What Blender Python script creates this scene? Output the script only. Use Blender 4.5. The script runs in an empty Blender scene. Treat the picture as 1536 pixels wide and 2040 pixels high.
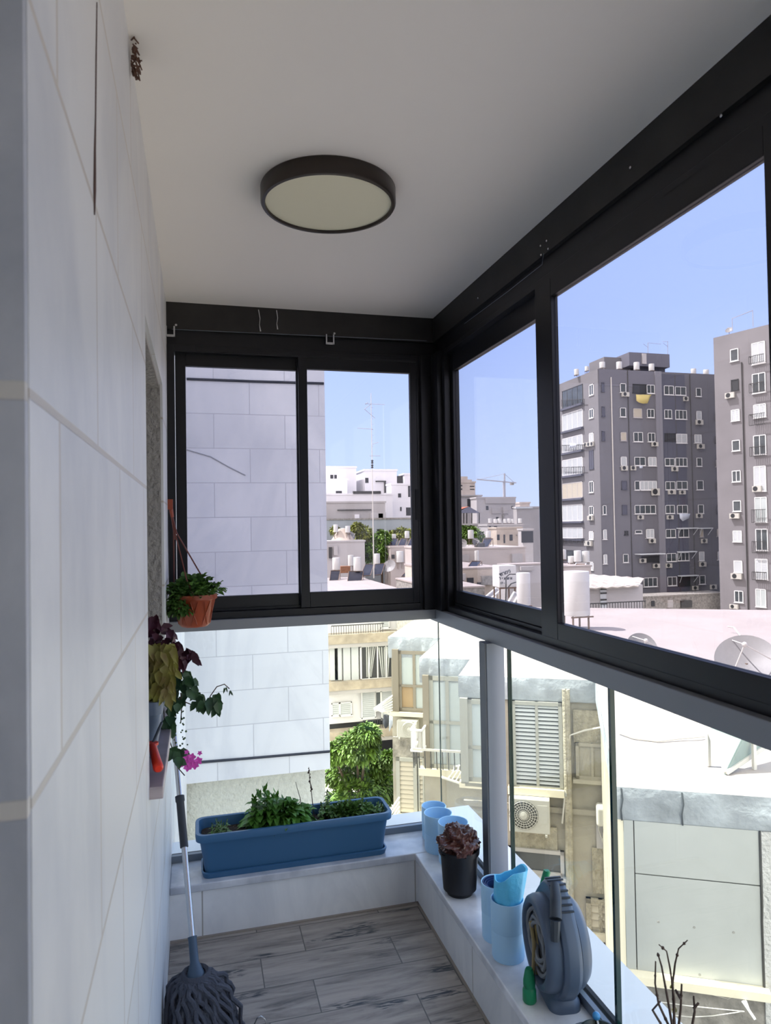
import bpy, bmesh, math, random
from mathutils import Vector, Matrix
random.seed(7)
SC = bpy.context.scene
COL = SC.collection
PI = math.pi
# ------------------------------------------------------------------ camera
F_PX = 1400.0
CAM = Vector((0, 0, 1.572))
YAW, PITCH, ROLL = (math.radians(v) for v in (14.94, 1.19, -0.943))
_fw = Vector((math.sin(YAW)*math.cos(PITCH), math.cos(YAW)*math.cos(PITCH), math.sin(PITCH)))
_r0 = Vector((math.cos(YAW), -math.sin(YAW), 0)); _u0 = _r0.cross(_fw)
_rt = math.cos(ROLL)*_r0 + math.sin(ROLL)*_u0
_up = -math.sin(ROLL)*_r0 + math.cos(ROLL)*_u0
cd = bpy.data.cameras.new('camera'); cam = bpy.data.objects.new('camera', cd); COL.objects.link(cam)
cd.sensor_fit = 'VERTICAL'; cd.sensor_height = 36; cd.lens = F_PX/2040*36; cd.clip_start = .02; cd.clip_end = 2000
m = Matrix((( _rt.x, _up.x, -_fw.x, CAM.x), (_rt.y, _up.y, -_fw.y, CAM.y), (_rt.z, _up.z, -_fw.z, CAM.z), (0, 0, 0, 1)))
cam.matrix_world = m
cd.dof.use_dof = True; cd.dof.focus_distance = 5.0; cd.dof.aperture_fstop = 11
SC.camera = cam
# ------------------------------------------------------------------ light
SC.view_settings.view_transform = 'Standard'; SC.view_settings.look = 'None'
SC.view_settings.gamma = 1; SC.view_settings.use_curve_mapping = False
SC.view_settings.exposure = 1.37
wd = bpy.data.worlds.new('sky'); SC.world = wd; wd.use_nodes = True
nt = wd.node_tree; nt.nodes.clear()
tc = nt.nodes.new('ShaderNodeTexCoord'); sp = nt.nodes.new('ShaderNodeSeparateXYZ'); cr = nt.nodes.new('ShaderNodeValToRGB')
bg = nt.nodes.new('ShaderNodeBackground'); ow = nt.nodes.new('ShaderNodeOutputWorld')
nt.links.new(tc.outputs['Generated'], sp.inputs[0]); nt.links.new(sp.outputs[2], cr.inputs[0]); nt.links.new(cr.outputs[0], bg.inputs[0]); nt.links.new(bg.outputs[0], ow.inputs[0])
e = cr.color_ramp.elements
e[0].position = 0.0; e[0].color = (.60, .70, .86, 1)
e[1].position = 1.0; e[1].color = (.30, .42, .75, 1)
for p_, c_ in ((.10, (.52, .65, .88)), (.28, (.40, .53, .90)), (.5, (.38, .50, .82))):
    k = e.new(p_); k.color = (*c_, 1)
# the sky is whiter and brighter in the half that holds the sun
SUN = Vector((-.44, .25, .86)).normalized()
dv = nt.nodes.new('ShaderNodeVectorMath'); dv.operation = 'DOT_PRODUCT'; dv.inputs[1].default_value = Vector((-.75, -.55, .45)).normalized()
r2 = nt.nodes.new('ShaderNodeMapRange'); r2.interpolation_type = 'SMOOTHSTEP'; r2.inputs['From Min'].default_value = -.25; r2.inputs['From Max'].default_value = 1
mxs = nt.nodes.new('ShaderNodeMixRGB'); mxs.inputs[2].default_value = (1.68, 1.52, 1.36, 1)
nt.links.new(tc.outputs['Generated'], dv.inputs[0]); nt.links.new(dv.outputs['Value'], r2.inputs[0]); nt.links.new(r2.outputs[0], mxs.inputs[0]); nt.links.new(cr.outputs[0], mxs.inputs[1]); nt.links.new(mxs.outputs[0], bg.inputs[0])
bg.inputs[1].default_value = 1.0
sd = bpy.data.lights.new('sun', 'SUN'); sun = bpy.data.objects.new('sun', sd); COL.objects.link(sun)
sd.energy = 5.0; sd.angle = math.radians(.6); sd.color = (1, .95, .87)
sun.rotation_euler = SUN.to_track_quat('Z', 'Y').to_euler(); sun.location = (-20, 0, 40)
# ------------------------------------------------------------------ pixel helpers (points of the place)
def ray(x, y): return _fw + (x-768)/F_PX*_rt - (y-1020)/F_PX*_up
def pY(x, y, Y): d = ray(x, y); return CAM + d*(Y/d.y)
def pX(x, y, X): d = ray(x, y); return CAM + d*(X/d.x)
def pZ(x, y, Z): d = ray(x, y); return CAM + d*((Z-CAM.z)/d.z)
# ------------------------------------------------------------------ mesh builder
class MB:
    def __init__(s, xf=None): s.v = []; s.f = []; s.xf = xf; s.sm = []
    def add(s, vs, fs, smooth=False):
        n = len(s.v)
        for p in vs:
            p = Vector(p); s.v.append(s.xf(p) if s.xf else p)
        for f in fs: s.f.append([n+i for i in f]); s.sm.append(smooth)
        return s
    def box(s, x0, x1, y0, y1, z0, z1):
        x0, x1 = min(x0, x1), max(x0, x1); y0, y1 = min(y0, y1), max(y0, y1); z0, z1 = min(z0, z1), max(z0, z1)
        return s.add([(x0,y0,z0),(x1,y0,z0),(x1,y1,z0),(x0,y1,z0),(x0,y0,z1),(x1,y0,z1),(x1,y1,z1),(x0,y1,z1)],
                     [(0,3,2,1),(4,5,6,7),(0,1,5,4),(1,2,6,5),(2,3,7,6),(3,0,4,7)])
    def bar(s, a, b, w, h=None):
        a = Vector(a); b = Vector(b); d = (b-a).normalized(); h = h or w
        u = d.cross(Vector((0,0,1)));
        if u.length < 1e-3: u = Vector((1,0,0))
        u.normalize(); t = u.cross(d)
        P = [c + u*i*w/2 + t*j*h/2 for c in (a, b) for i, j in ((-1,-1),(1,-1),(1,1),(-1,1))]
        return s.add(P, [(0,1,2,3),(7,6,5,4),(0,4,5,1),(1,5,6,2),(2,6,7,3),(3,7,4,0)])
    def tube(s, pts, r, seg=8, caps=True):
        pts = [Vector(p) for p in pts]; n = len(pts); R = r if isinstance(r, (list, tuple)) else [r]*n
        vs = []; u = None
        for i, p in enumerate(pts):
            d = (pts[min(i+1, n-1)]-pts[max(i-1, 0)])
            if d.length < 1e-9: d = Vector((0,0,1))
            d.normalize()
            if u is None:
                u = d.cross(Vector((0,0,1)))
                if u.length < 1e-3: u = d.cross(Vector((1,0,0)))
            else: u = u - d*u.dot(d)
            if u.length < 1e-6: u = d.cross(Vector((.3,.5,.8)))
            u.normalize(); t = d.cross(u)
            for k in range(seg):
                a = 2*PI*k/seg; vs.append(p + (u*math.cos(a)+t*math.sin(a))*R[i])
        fs = [(i*seg+k, i*seg+(k+1) % seg, (i+1)*seg+(k+1) % seg, (i+1)*seg+k) for i in range(n-1) for k in range(seg)]
        if caps: fs += [tuple(range(seg))[::-1], tuple(range((n-1)*seg, n*seg))]
        return s.add(vs, fs, True)
    def lathe(s, prof, c=(0,0,0), seg=32, axis='Z'):
        vs = []
        for r, z in prof:
            for k in range(seg):
                a = 2*PI*k/seg; x, y = r*math.cos(a), r*math.sin(a)
                p = (x, y, z) if axis == 'Z' else ((x, z, y) if axis == 'Y' else (z, x, y))
                vs.append(Vector(p)+Vector(c))
        n = len(prof)
        fs = [(i*seg+k, i*seg+(k+1) % seg, (i+1)*seg+(k+1) % seg, (i+1)*seg+k) for i in range(n-1) for k in range(seg)]
        if prof[0][0] > 1e-6: fs.append(tuple(range(seg))[::-1])
        if prof[-1][0] > 1e-6: fs.append(tuple(range((n-1)*seg, n*seg)))
        return s.add(vs, fs, True)
    def ball(s, c, r, sq=(1,1,1), seg=12, rings=8):
        prof = [(max(math.sin(PI*i/rings), 0)*r, -math.cos(PI*i/rings)*r) for i in range(rings+1)]
        vs = []; c = Vector(c)
        for q, z in prof:
            for k in range(seg):
                a = 2*PI*k/seg; vs.append(c+Vector((q*math.cos(a)*sq[0], q*math.sin(a)*sq[1], z*sq[2])))
        return s.add(vs, [(i*seg+k, i*seg+(k+1) % seg, (i+1)*seg+(k+1) % seg, (i+1)*seg+k) for i in range(rings) for k in range(seg)], True)
    def leaf(s, p, d, nrm, L, W, fold=.25, droop=.2):
        p = Vector(p); d = Vector(d).normalized(); nrm = Vector(nrm); sd_ = d.cross(nrm)
        if sd_.length < 1e-3: sd_ = d.cross(Vector((.2,.9,.4)))
        sd_.normalize(); nn = sd_.cross(d)
        q = lambda a, b, c: p + d*a*L + sd_*b*W + nn*(c*W) - Vector((0,0,1))*droop*L*a*a
        return s.add([q(0,0,0), q(.3,-.5,fold), q(.72,-.36,fold), q(1,0,0), q(.72,.36,fold), q(.3,.5,fold), q(.35,0,0), q(.7,0,0)],
                     [(0,1,6), (1,2,7,6), (2,3,7), (0,6,5), (6,7,4,5), (7,3,4)], True)
    def build(s, name, mat, parent=None, loc=None, bevel=0, seg=2, subsurf=0):
        me = bpy.data.meshes.new(name)
        o = bpy.data.objects.new(name, me); COL.objects.link(o)
        org = Vector((0,0,0))
        if parent is not None: org = wloc(parent); o.parent = parent
        if loc is not None: o.location = Vector(loc)-org; org = Vector(loc)
        me.from_pydata([tuple(p-org) for p in s.v], [], s.f); me.polygons.foreach_set('use_smooth', s.sm)
        bm = bmesh.new(); bm.from_mesh(me); bmesh.ops.recalc_face_normals(bm, faces=bm.faces); bm.to_mesh(me); bm.free()
        if any(s.sm):
            try: me.set_sharp_from_angle(angle=math.radians(42))
            except Exception: pass
        me.materials.append(mat)
        if bevel:
            b = o.modifiers.new('bevel', 'BEVEL'); b.width = bevel; b.segments = seg; b.limit_method = 'ANGLE'
        if subsurf:
            b = o.modifiers.new('sub', 'SUBSURF'); b.levels = subsurf; b.render_levels = subsurf
        return o
def wloc(o):
    p = Vector(o.location)
    while o.parent: o = o.parent; p += Vector(o.location)
    return p
def tag(o, label, cat, group=None, kind=None):
    o['label'] = label; o['category'] = cat
    if group: o['group'] = group
    if kind: o['kind'] = kind
    return o
def thing(name, label, cat, loc=(0,0,0), group=None):
    o = bpy.data.objects.new(name, None); o.empty_display_size = .1; COL.objects.link(o); o.location = loc
    return tag(o, label, cat, group)
def struct(o, label=None):
    o['kind'] = 'structure'
    if label: o['label'] = label; o['category'] = o.name.split('_')[0]
    return o
def dup(root, loc, rz=0, label=None, group=None, scale=None):
    r = root.copy(); COL.objects.link(r); r.location = loc; r.rotation_euler = (0, 0, rz)
    if scale: r.scale = scale
    if label: r['label'] = label
    if group: r['group'] = group
    def rec(src, dst):
        for ch in list(src.children):
            c = ch.copy(); COL.objects.link(c); c.parent = dst; rec(ch, c)
    rec(root, r)
    return r
# ------------------------------------------------------------------ materials
def mat(name, col, rough=.6, metal=0, noise=None, bump=None, spec=None, alpha=None, trans=0, col2=None):
    m = bpy.data.materials.new(name); m.use_nodes = True; n = m.node_tree; b = n.nodes['Principled BSDF']
    b.inputs['Base Color'].default_value = (*col, 1); b.inputs['Roughness'].default_value = rough; b.inputs['Metallic'].default_value = metal
    if spec is not None: b.inputs['Specular IOR Level'].default_value = spec
    tc = n.nodes.new('ShaderNodeTexCoord')
    if noise:
        t = n.nodes.new('ShaderNodeTexNoise'); t.inputs['Scale'].default_value = noise[0]; t.inputs['Detail'].default_value = 6
        r = n.nodes.new('ShaderNodeValToRGB'); r.color_ramp.elements[0].position = .35; r.color_ramp.elements[1].position = .68
        c2 = col2 or tuple(c*(1-noise[1]) for c in col)
        r.color_ramp.elements[0].color = (*c2, 1); r.color_ramp.elements[1].color = (*col, 1)
        if len(noise) > 2:
            mp = n.nodes.new('ShaderNodeMapping'); mp.inputs['Scale'].default_value = noise[2]
            n.links.new(tc.outputs['Object'], mp.inputs[0]); n.links.new(mp.outputs[0], t.inputs[0])
        else: n.links.new(tc.outputs['Object'], t.inputs[0])
        n.links.new(t.outputs[0], r.inputs[0]); n.links.new(r.outputs[0], b.inputs['Base Color'])
    if bump:
        t = n.nodes.new('ShaderNodeTexNoise'); t.inputs['Scale'].default_value = bump[0]; t.inputs['Detail'].default_value = 5
        bp = n.nodes.new('ShaderNodeBump'); bp.inputs['Strength'].default_value = bump[1]; bp.inputs['Distance'].default_value = bump[2] if len(bump) > 2 else .01
        n.links.new(tc.outputs['Object'], t.inputs[0]); n.links.new(t.outputs[0], bp.inputs['Height']); n.links.new(bp.outputs[0], b.inputs['Normal'])
    return m
def marble(name, axes, bw, bh, off=(0,0), base=(.62,.63,.63), vein=(.42,.44,.48), joint=(.42,.40,.37), mortar=.005, rough=.45, shift=.5, vscale=1.6):
    """marble slabs: axes picks the two world axes the courses run along"""
    m = bpy.data.materials.new(name); m.use_nodes = True; n = m.node_tree; b = n.nodes['Principled BSDF']; L = n.links.new
    tc = n.nodes.new('ShaderNodeTexCoord'); s = n.nodes.new('ShaderNodeSeparateXYZ'); L(tc.outputs['Object'], s.inputs[0])
    c = n.nodes.new('ShaderNodeCombineXYZ')
    for i, a in enumerate(axes):
        ad = n.nodes.new('ShaderNodeMath'); ad.operation = 'SUBTRACT'; ad.inputs[1].default_value = off[i]
        L(s.outputs['XYZ'.index(a)], ad.inputs[0]); L(ad.outputs[0], c.inputs[i])
    br = n.nodes.new('ShaderNodeTexBrick'); L(c.outputs[0], br.inputs[0]); br.offset = shift
    br.inputs['Scale'].default_value = 1; br.inputs['Brick Width'].default_value = bw; br.inputs['Row Height'].default_value = bh
    br.inputs['Mortar Size'].default_value = mortar; br.inputs['Mortar Smooth'].default_value = .3; br.inputs['Bias'].default_value = 0
    br.inputs['Color1'].default_value = (.93,.93,.93,1); br.inputs['Color2'].default_value = (1,1,1,1); br.inputs['Mortar'].default_value = (1,1,1,1)
    mp = n.nodes.new('ShaderNodeMapping'); mp.inputs['Rotation'].default_value = (.5,.6,.4); mp.inputs['Scale'].default_value = (1,1.4,.55)
    L(tc.outputs['Object'], mp.inputs[0])
    t = n.nodes.new('ShaderNodeTexNoise'); t.inputs['Scale'].default_value = vscale; t.inputs['Detail'].default_value = 8; t.inputs['Distortion'].default_value = 1.2; t.inputs['Roughness'].default_value = .6
    L(mp.outputs[0], t.inputs[0])
    r = n.nodes.new('ShaderNodeValToRGB'); el = r.color_ramp.elements; el[0].position = .30; el[0].color = (*vein, 1); el[1].position = .56; el[1].color = (*base, 1)
    L(t.outputs[0], r.inputs[0])
    mu = n.nodes.new('ShaderNodeMixRGB'); mu.blend_type = 'MULTIPLY'; mu.inputs[0].default_value = 1; L(r.outputs[0], mu.inputs[1]); L(br.outputs['Color'], mu.inputs[2])
    mx = n.nodes.new('ShaderNodeMixRGB'); L(br.outputs['Fac'], mx.inputs[0]); L(mu.outputs[0], mx.inputs[1]); mx.inputs[2].default_value = (*joint, 1)
    L(mx.outputs[0], b.inputs['Base Color']); b.inputs['Roughness'].default_value = rough
    bp = n.nodes.new('ShaderNodeBump'); bp.invert = True; bp.inputs['Strength'].default_value = .4; bp.inputs['Distance'].default_value = .003
    L(br.outputs['Fac'], bp.inputs['Height']); L(bp.outputs[0], b.inputs['Normal'])
    return m
def glass(name, tint, refl=1.0, rough=0):
    m = bpy.data.materials.new(name); m.use_nodes = True; n = m.node_tree; n.nodes.clear(); L = n.links.new
    o = n.nodes.new('ShaderNodeOutputMaterial'); tr = n.nodes.new('ShaderNodeBsdfTransparent'); gl = n.nodes.new('ShaderNodeBsdfGlossy')
    mx = n.nodes.new('ShaderNodeMixShader'); fr = n.nodes.new('ShaderNodeFresnel'); ge = n.nodes.new('ShaderNodeNewGeometry'); mr = n.nodes.new('ShaderNodeMapRange'); mr.inputs['To Min'].default_value = 1.38; mr.inputs['To Max'].default_value = 1/1.38; L(ge.outputs['Backfacing'], mr.inputs[0]); L(mr.outputs[0], fr.inputs[0])
    mu = n.nodes.new('ShaderNodeMath'); mu.operation = 'MULTIPLY'; mu.inputs[1].default_value = refl
    tr.inputs[0].default_value = (*tint, 1); gl.inputs['Roughness'].default_value = rough
    L(fr.outputs[0], mu.inputs[0]); L(mu.outputs[0], mx.inputs[0]); L(tr.outputs[0], mx.inputs[1]); L(gl.outputs[0], mx.inputs[2]); L(mx.outputs[0], o.inputs[0])
    return m
def floor_mat():
    m = bpy.data.materials.new('wood look tile'); m.use_nodes = True; n = m.node_tree; b = n.nodes['Principled BSDF']; L = n.links.new
    tc = n.nodes.new('ShaderNodeTexCoord'); mp = n.nodes.new('ShaderNodeMapping'); mp.inputs['Location'].default_value = (-.37, -.052, 0)
    L(tc.outputs['Object'], mp.inputs[0])
    br = n.nodes.new('ShaderNodeTexBrick'); br.offset = .34; L(mp.outputs[0], br.inputs[0])
    for k, v in (('Scale', 1), ('Brick Width', .49), ('Row Height', .1725), ('Mortar Size', .0022), ('Mortar Smooth', .2), ('Bias', 0)): br.inputs[k].default_value = v
    br.inputs['Color1'].default_value = (.0,)*3+(1,); br.inputs['Color2'].default_value = (1,)*3+(1,)
    # grain, stretched along the boards, shifted per board
    st = n.nodes.new('ShaderNodeMapping'); st.inputs['Scale'].default_value = (1.3, 11, 1)
    cb = n.nodes.new('ShaderNodeVectorMath'); cb.operation = 'MULTIPLY_ADD'; cb.inputs[1].default_value = (3.1, 1.7, 0)
    L(br.outputs['Color'], cb.inputs[0]); L(tc.outputs['Object'], cb.inputs[2]); L(cb.outputs[0], st.inputs[0])
    t = n.nodes.new('ShaderNodeTexNoise'); t.inputs['Scale'].default_value = 2.2; t.inputs['Detail'].default_value = 10; t.inputs['Roughness'].default_value = .68; t.inputs['Distortion'].default_value = .6
    L(st.outputs[0], t.inputs[0])
    r = n.nodes.new('ShaderNodeValToRGB'); el = r.color_ramp.elements; el[0].position = .28; el[0].color = (.07,.068,.07,1); el[1].position = .7; el[1].color = (.46,.40,.345,1)
    k = el.new(.42); k.color = (.27,.235,.205,1); k = el.new(.52); k.color = (.36,.315,.275,1); L(t.outputs[0], r.inputs[0])
    # weathered dark patches
    st2 = n.nodes.new('ShaderNodeMapping'); st2.inputs['Scale'].default_value = (1.6, 5, 1); L(cb.outputs[0], st2.inputs[0])
    w = n.nodes.new('ShaderNodeTexNoise'); w.inputs['Scale'].default_value = 1.9; w.inputs['Detail'].default_value = 4; L(st2.outputs[0], w.inputs[0])
    wr = n.nodes.new('ShaderNodeValToRGB'); wr.color_ramp.elements[0].position = .56; wr.color_ramp.elements[0].color = (0,0,0,1); wr.color_ramp.elements[1].position = .64
    L(w.outputs[0], wr.inputs[0])
    st3 = n.nodes.new('ShaderNodeMapping'); st3.inputs['Scale'].default_value = (3, 26, 1); L(cb.outputs[0], st3.inputs[0])
    g = n.nodes.new('ShaderNodeTexNoise'); g.inputs['Scale'].default_value = 4; g.inputs['Detail'].default_value = 5; g.inputs['Distortion'].default_value = 1.5; L(st3.outputs[0], g.inputs[0])
    gr = n.nodes.new('ShaderNodeValToRGB'); gr.color_ramp.elements[0].position = .46; gr.color_ramp.elements[1].position = .54; L(g.outputs[0], gr.inputs[0])
    mm = n.nodes.new('ShaderNodeMath'); mm.operation = 'MULTIPLY'; L(wr.outputs[0], mm.inputs[0]); L(gr.outputs[0], mm.inputs[1])
    mx = n.nodes.new('ShaderNodeMixRGB'); L(mm.outputs[0], mx.inputs[0]); L(r.outputs[0], mx.inputs[1]); mx.inputs[2].default_value = (.045,.052,.06,1)
    m2 = n.nodes.new('ShaderNodeMixRGB'); L(br.outputs['Fac'], m2.inputs[0]); L(mx.outputs[0], m2.inputs[1]); m2.inputs[2].default_value = (.12,.11,.10,1)
    L(m2.outputs[0], b.inputs['Base Color']); b.inputs['Roughness'].default_value = .5
    return m
M = dict(
 wallmar = marble('wall marble', 'YZ', .505, .3025, (.435, .163), base=(.76,.76,.745), vein=(.56,.575,.60), joint=(.56,.52,.46), mortar=.0045, vscale=.9),
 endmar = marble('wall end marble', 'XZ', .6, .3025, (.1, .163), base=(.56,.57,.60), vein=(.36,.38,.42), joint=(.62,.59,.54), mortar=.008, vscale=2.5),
 farmar = marble('neighbour marble', 'XZ', .62, .3025, (.14, .163), base=(.74,.75,.78), vein=(.58,.60,.65), joint=(.50,.51,.55), mortar=.0045, vscale=1.2),
 parX = marble('parapet marble', 'XZ', .86, .5, (.43, -.2), base=(.90,.90,.90), vein=(.72,.73,.75), mortar=.003, vscale=3),
 parY = marble('side parapet marble', 'YZ', .62, .5, (.06, -.2), base=(.85,.85,.85), vein=(.68,.69,.71), mortar=.003, vscale=3),
 sillm = mat('sill marble', (.92,.93,.95), .22, noise=(5, .35, (1, 1, 1)), col2=(.40,.42,.47)),
 sillpink = mat('pinkish sill marble', (.50,.42,.42), .3, noise=(6, .3, (.6,3,8))),
 plaster = mat('rough plaster', (.40,.38,.35), .9, bump=(55, 1.0, .012)),
 ceil = mat('ceiling paint', (.93,.88,.80), .85),
 black = mat('black aluminium', (.008,.008,.010), .38, spec=.4),
 black2 = mat('worn black aluminium', (.02,.018,.016), .5, noise=(9, .5)),
 grey_al = mat('grey aluminium', (.20,.23,.27), .42, metal=.25),
 shaded_grey_al = mat('shaded grey aluminium', (.085,.095,.11), .45, metal=.2),
 band_al = mat('rail aluminium', (.24,.25,.27), .45, metal=.2),
 rubber = mat('rubber', (.01,.01,.012), .7),
 gasket = mat('green glass edge', (.005,.035,.03), .12),
 g_up = glass('tinted window glass', (.69,.69,.735)),
 g_low = glass('guard glass', (.93,.97,.95), .8),
 floor = floor_mat(),
 grout = mat('grout', (.30,.26,.22), .9),
 lampglass = mat('lamp diffuser', (.80,.76,.55), .6),
 lamprim = mat('bronze rim', (.030,.022,.017), .35, metal=.3),
 steel = mat('steel', (.55,.55,.56), .25, metal=1),
 white = mat('white paint', (.80,.80,.79), .5),
 whitedull = mat('chalky white', (.66,.66,.66), .8, noise=(3, .2)),
 drip = mat('white drips', (.6,.6,.6), .6),
 blueplant = mat('blue planter plastic', (.045,.14,.27), .42),
 soil = mat('soil', (.035,.025,.018), .95, bump=(60, .8, .02)),
 leaf1 = mat('basil leaf', (.11,.29,.035), .5, noise=(14, .55)),
 leaf2 = mat('herb leaf', (.11,.24,.04), .5, noise=(18, .55)),
 leafyel = mat('coleus leaf', (.26,.26,.04), .55, noise=(25, .6), col2=(.17,.12,.03)),
 leafpur = mat('purple leaf', (.085,.016,.035), .5, noise=(20, .5)),
 leafdk = mat('dark ivy leaf', (.04,.11,.035), .5, noise=(22, .5)),
 stem = mat('brown stem', (.06,.035,.025), .8),
 greenstem = mat('green stem', (.10,.14,.05), .7),
 pink = mat('pink petal', (.75,.08,.50), .5),
 terra = mat('terracotta plastic', (.36,.065,.022), .4, noise=(12, .3)),
 red = mat('red plastic', (.70,.035,.012), .35),
 clearpot = mat('pale plastic pot', (.30,.33,.36), .3),
 lightblue = mat('light blue plastic', (.46,.74,.98), .4),
 bagblue = mat('cyan quilted plastic', (.15,.66,.98), .4, bump=(70, .5, .004)),
 bagbrown = mat('brown bag plastic', (.085,.028,.020), .22, bump=(14, .5, .02)),
 blackpot = mat('black pot plastic', (.010,.011,.016), .45, noise=(7, .5)),
 reel = mat('slate plastic', (.085,.12,.18), .42),
 reeldark = mat('dark slate plastic', (.035,.045,.06), .5),
 hose = mat('grey hose', (.20,.21,.22), .5),
 hosey = mat('striped yellow hose', (.42,.32,.14), .5, noise=(20, .5)),
 green = mat('green plastic', (.008,.24,.10), .35),
 navy = mat('navy plastic', (.02,.05,.16), .4),
 mopgrey = mat('mop yarn', (.075,.08,.10), .95, bump=(150, .8, .004)),
 mopcup = mat('mop socket', (.050,.085,.13), .45),
 grip = mat('mop grip', (.02,.024,.032), .5),
 darkgreen = mat('dark green pot', (.012,.03,.025), .3, noise=(10, .4)),
 plate = mat('grey saucer', (.10,.13,.15), .4),
 nest = mat('dry mud nest', (.14,.07,.045), .95, bump=(120, 1, .01)),
)
# ================================================================== THE BALCONY
H = 2.527
def sbox(name, mt, boxes, bevel=0, label=None):
    b = MB()
    for q in boxes: b.box(*q)
    return struct(b.build(name, mt, bevel=bevel), label)
sbox('floor', M['floor'], [(-1.4,.9,-2.0,2.86,-.1,0)])
sbox('ceiling', M['ceil'], [(-1.5,1.125,-2.1,3.13,H,2.8)])
sbox('wall_left', M['wallmar'], [(-.55,-.12,.57,1.80,0,H), (-.55,-.12,1.80,2.66,2.10,H), (-.55,-.12,1.80,2.66,0,.925), (-.55,-.12,2.66,6.35,-4,H), (-.55,-.12,3.13,6.35,H,4)])
sbox('wall_reveal', M['plaster'], [(-.53,-.128,2.650,2.664,.955,2.098), (-.53,-.13,1.797,1.81,.955,2.098), (-.53,-.13,1.81,2.65,2.085,2.102)])
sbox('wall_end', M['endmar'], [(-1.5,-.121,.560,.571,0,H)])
sbox('wall_room', M['white'], [(-1.5,-1.4,-2.1,.56,0,H), (-1.5,1.1,-2.1,-2.0,0,H)])
sbox('wall_upper', M['whitedull'], [(-8,1.12,-6,3.12,2.81,4), (-8,-.56,3.13,12,-13,4), (-8,-1.51,-6,3.13,-13,2.8), (-1.5,.85,-6,3.05,-13,-.1)])
# window in the left wall: sill, dark frame and pane deep in the opening
w = bpy.data.objects.new('window_1', None); COL.objects.link(w); w.location = (-.5, 2.23, .95); struct(w, 'dark window set deep in the left marble wall behind the plants')
MB().box(-.52,-.48,1.81,2.65,.955,1.0).box(-.52,-.48,1.81,2.65,2.04,2.085).box(-.52,-.48,1.81,1.86,1.0,2.04).box(-.52,-.48,2.6,2.65,1.0,2.04).box(-.52,-.48,2.2,2.26,1.0,2.04).build('window_frame', M['black'], w)
MB().box(-.505,-.50,1.86,2.6,1.0,2.04).build('pane', mat('dark pane', (.02,.022,.025), .08), w)
MB().box(-.53,-.088,1.79,2.67,.925,.955).build('window_sill', M['sillpink'], w, bevel=.003)
# parapet
sbox('wall_front', M['parX'], [(-.12,1.0,2.84,3.06,-.05,.18)])
sbox('wall_right', M['parY'], [(.87,1.06,-2.0,2.84,-.05,.18)])
sbox('trim_1', M['sillm'], [(-.12,1.065,2.828,3.062,.18,.21), (.858,1.065,-2.0,2.828,.18,.21)], bevel=.004, label='white marble sill slab along the low parapet')
sbox('trim_2', M['white'], [(-.12,1.27,3.085,3.27,.17,.195), (1.085,1.27,-2.0,3.085,.17,.195)], label='white marble ledge outside the guard glass')
sbox('wall_outer', M['whitedull'], [(.9,1.24,-6,3.25,-13,.17), (-.12,.9,3.06,3.25,-13,.17)])
sbox('trim_3', M['grout'], [(-.12,.87,2.830,2.84,0,.006), (.862,.87,-2,2.84,0,.006)], label='grout line along the foot of the parapet')
# aluminium channel holding the glass
ch = MB()
for q in ((-.12,1.045,3.03,3.05,.21,.238), (1.035,1.05,-2,3.05,.21,.238)): ch.box(*q)
struct(ch.build('trim_4', M['grey_al']), 'grey aluminium channel at the foot of the guard glass')
ch = MB()
for q in ((-.12,1.06,3.05,3.085,.19,.226), (1.05,1.085,-2,3.085,.19,.226)): ch.box(*q)
struct(ch.build('trim_5', M['rubber']), 'black gasket in the glass channel')
# rail band above guard glass
sbox('trim_6', M['band_al'], [(-.12,1.035,3.03,3.10,1.150,1.193), (1.035,1.10,-2,3.10,1.138,1.193)], bevel=.002, label='grey aluminium rail carrying the black windows')
p = MB().box(1.014,1.085,2.402,2.465,.21,1.138); struct(p.build('trim_7', M['grey_al'], bevel=.002), 'grey aluminium post between the guard panes')
MB().box(1.008,1.014,2.404,2.455,.21,1.138).build('post_shaded_face', M['shaded_grey_al'], bpy.data.objects['trim_7'])  # inner face of the same post, its shade put in as a darker colour
def guard(name, box, edges, label):
    g = MB().box(*box).build(name, M['g_low']); tag(g, label, 'glass pane')
    for eb in edges: MB().box(*eb).build('pane_edge', M['gasket'], g)
guard('glass_pane', (-.118,1.058,3.062,3.072,.226,1.15), [(1.0585,1.0615,3.062,3.072,.226,1.15)], 'lower guard glass pane behind the blue planter')
guard('glass_pane', (1.062,1.072,2.50,3.072,.226,1.138), [], 'lower guard glass pane between the corner and the grey post')
guard('glass_pane', (1.062,1.072,1.685,2.318,.226,1.138), [(1.060,1.074,1.674,1.685,.226,1.138), (1.060,1.074,2.318,2.325,.226,1.138)], 'lower guard glass pane with thick green edges beside the hose reel')
guard('glass_pane', (1.062,1.072,-1.98,1.655,.226,1.138), [], 'lower guard glass pane nearest the camera, right of the dark glass edge')
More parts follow.
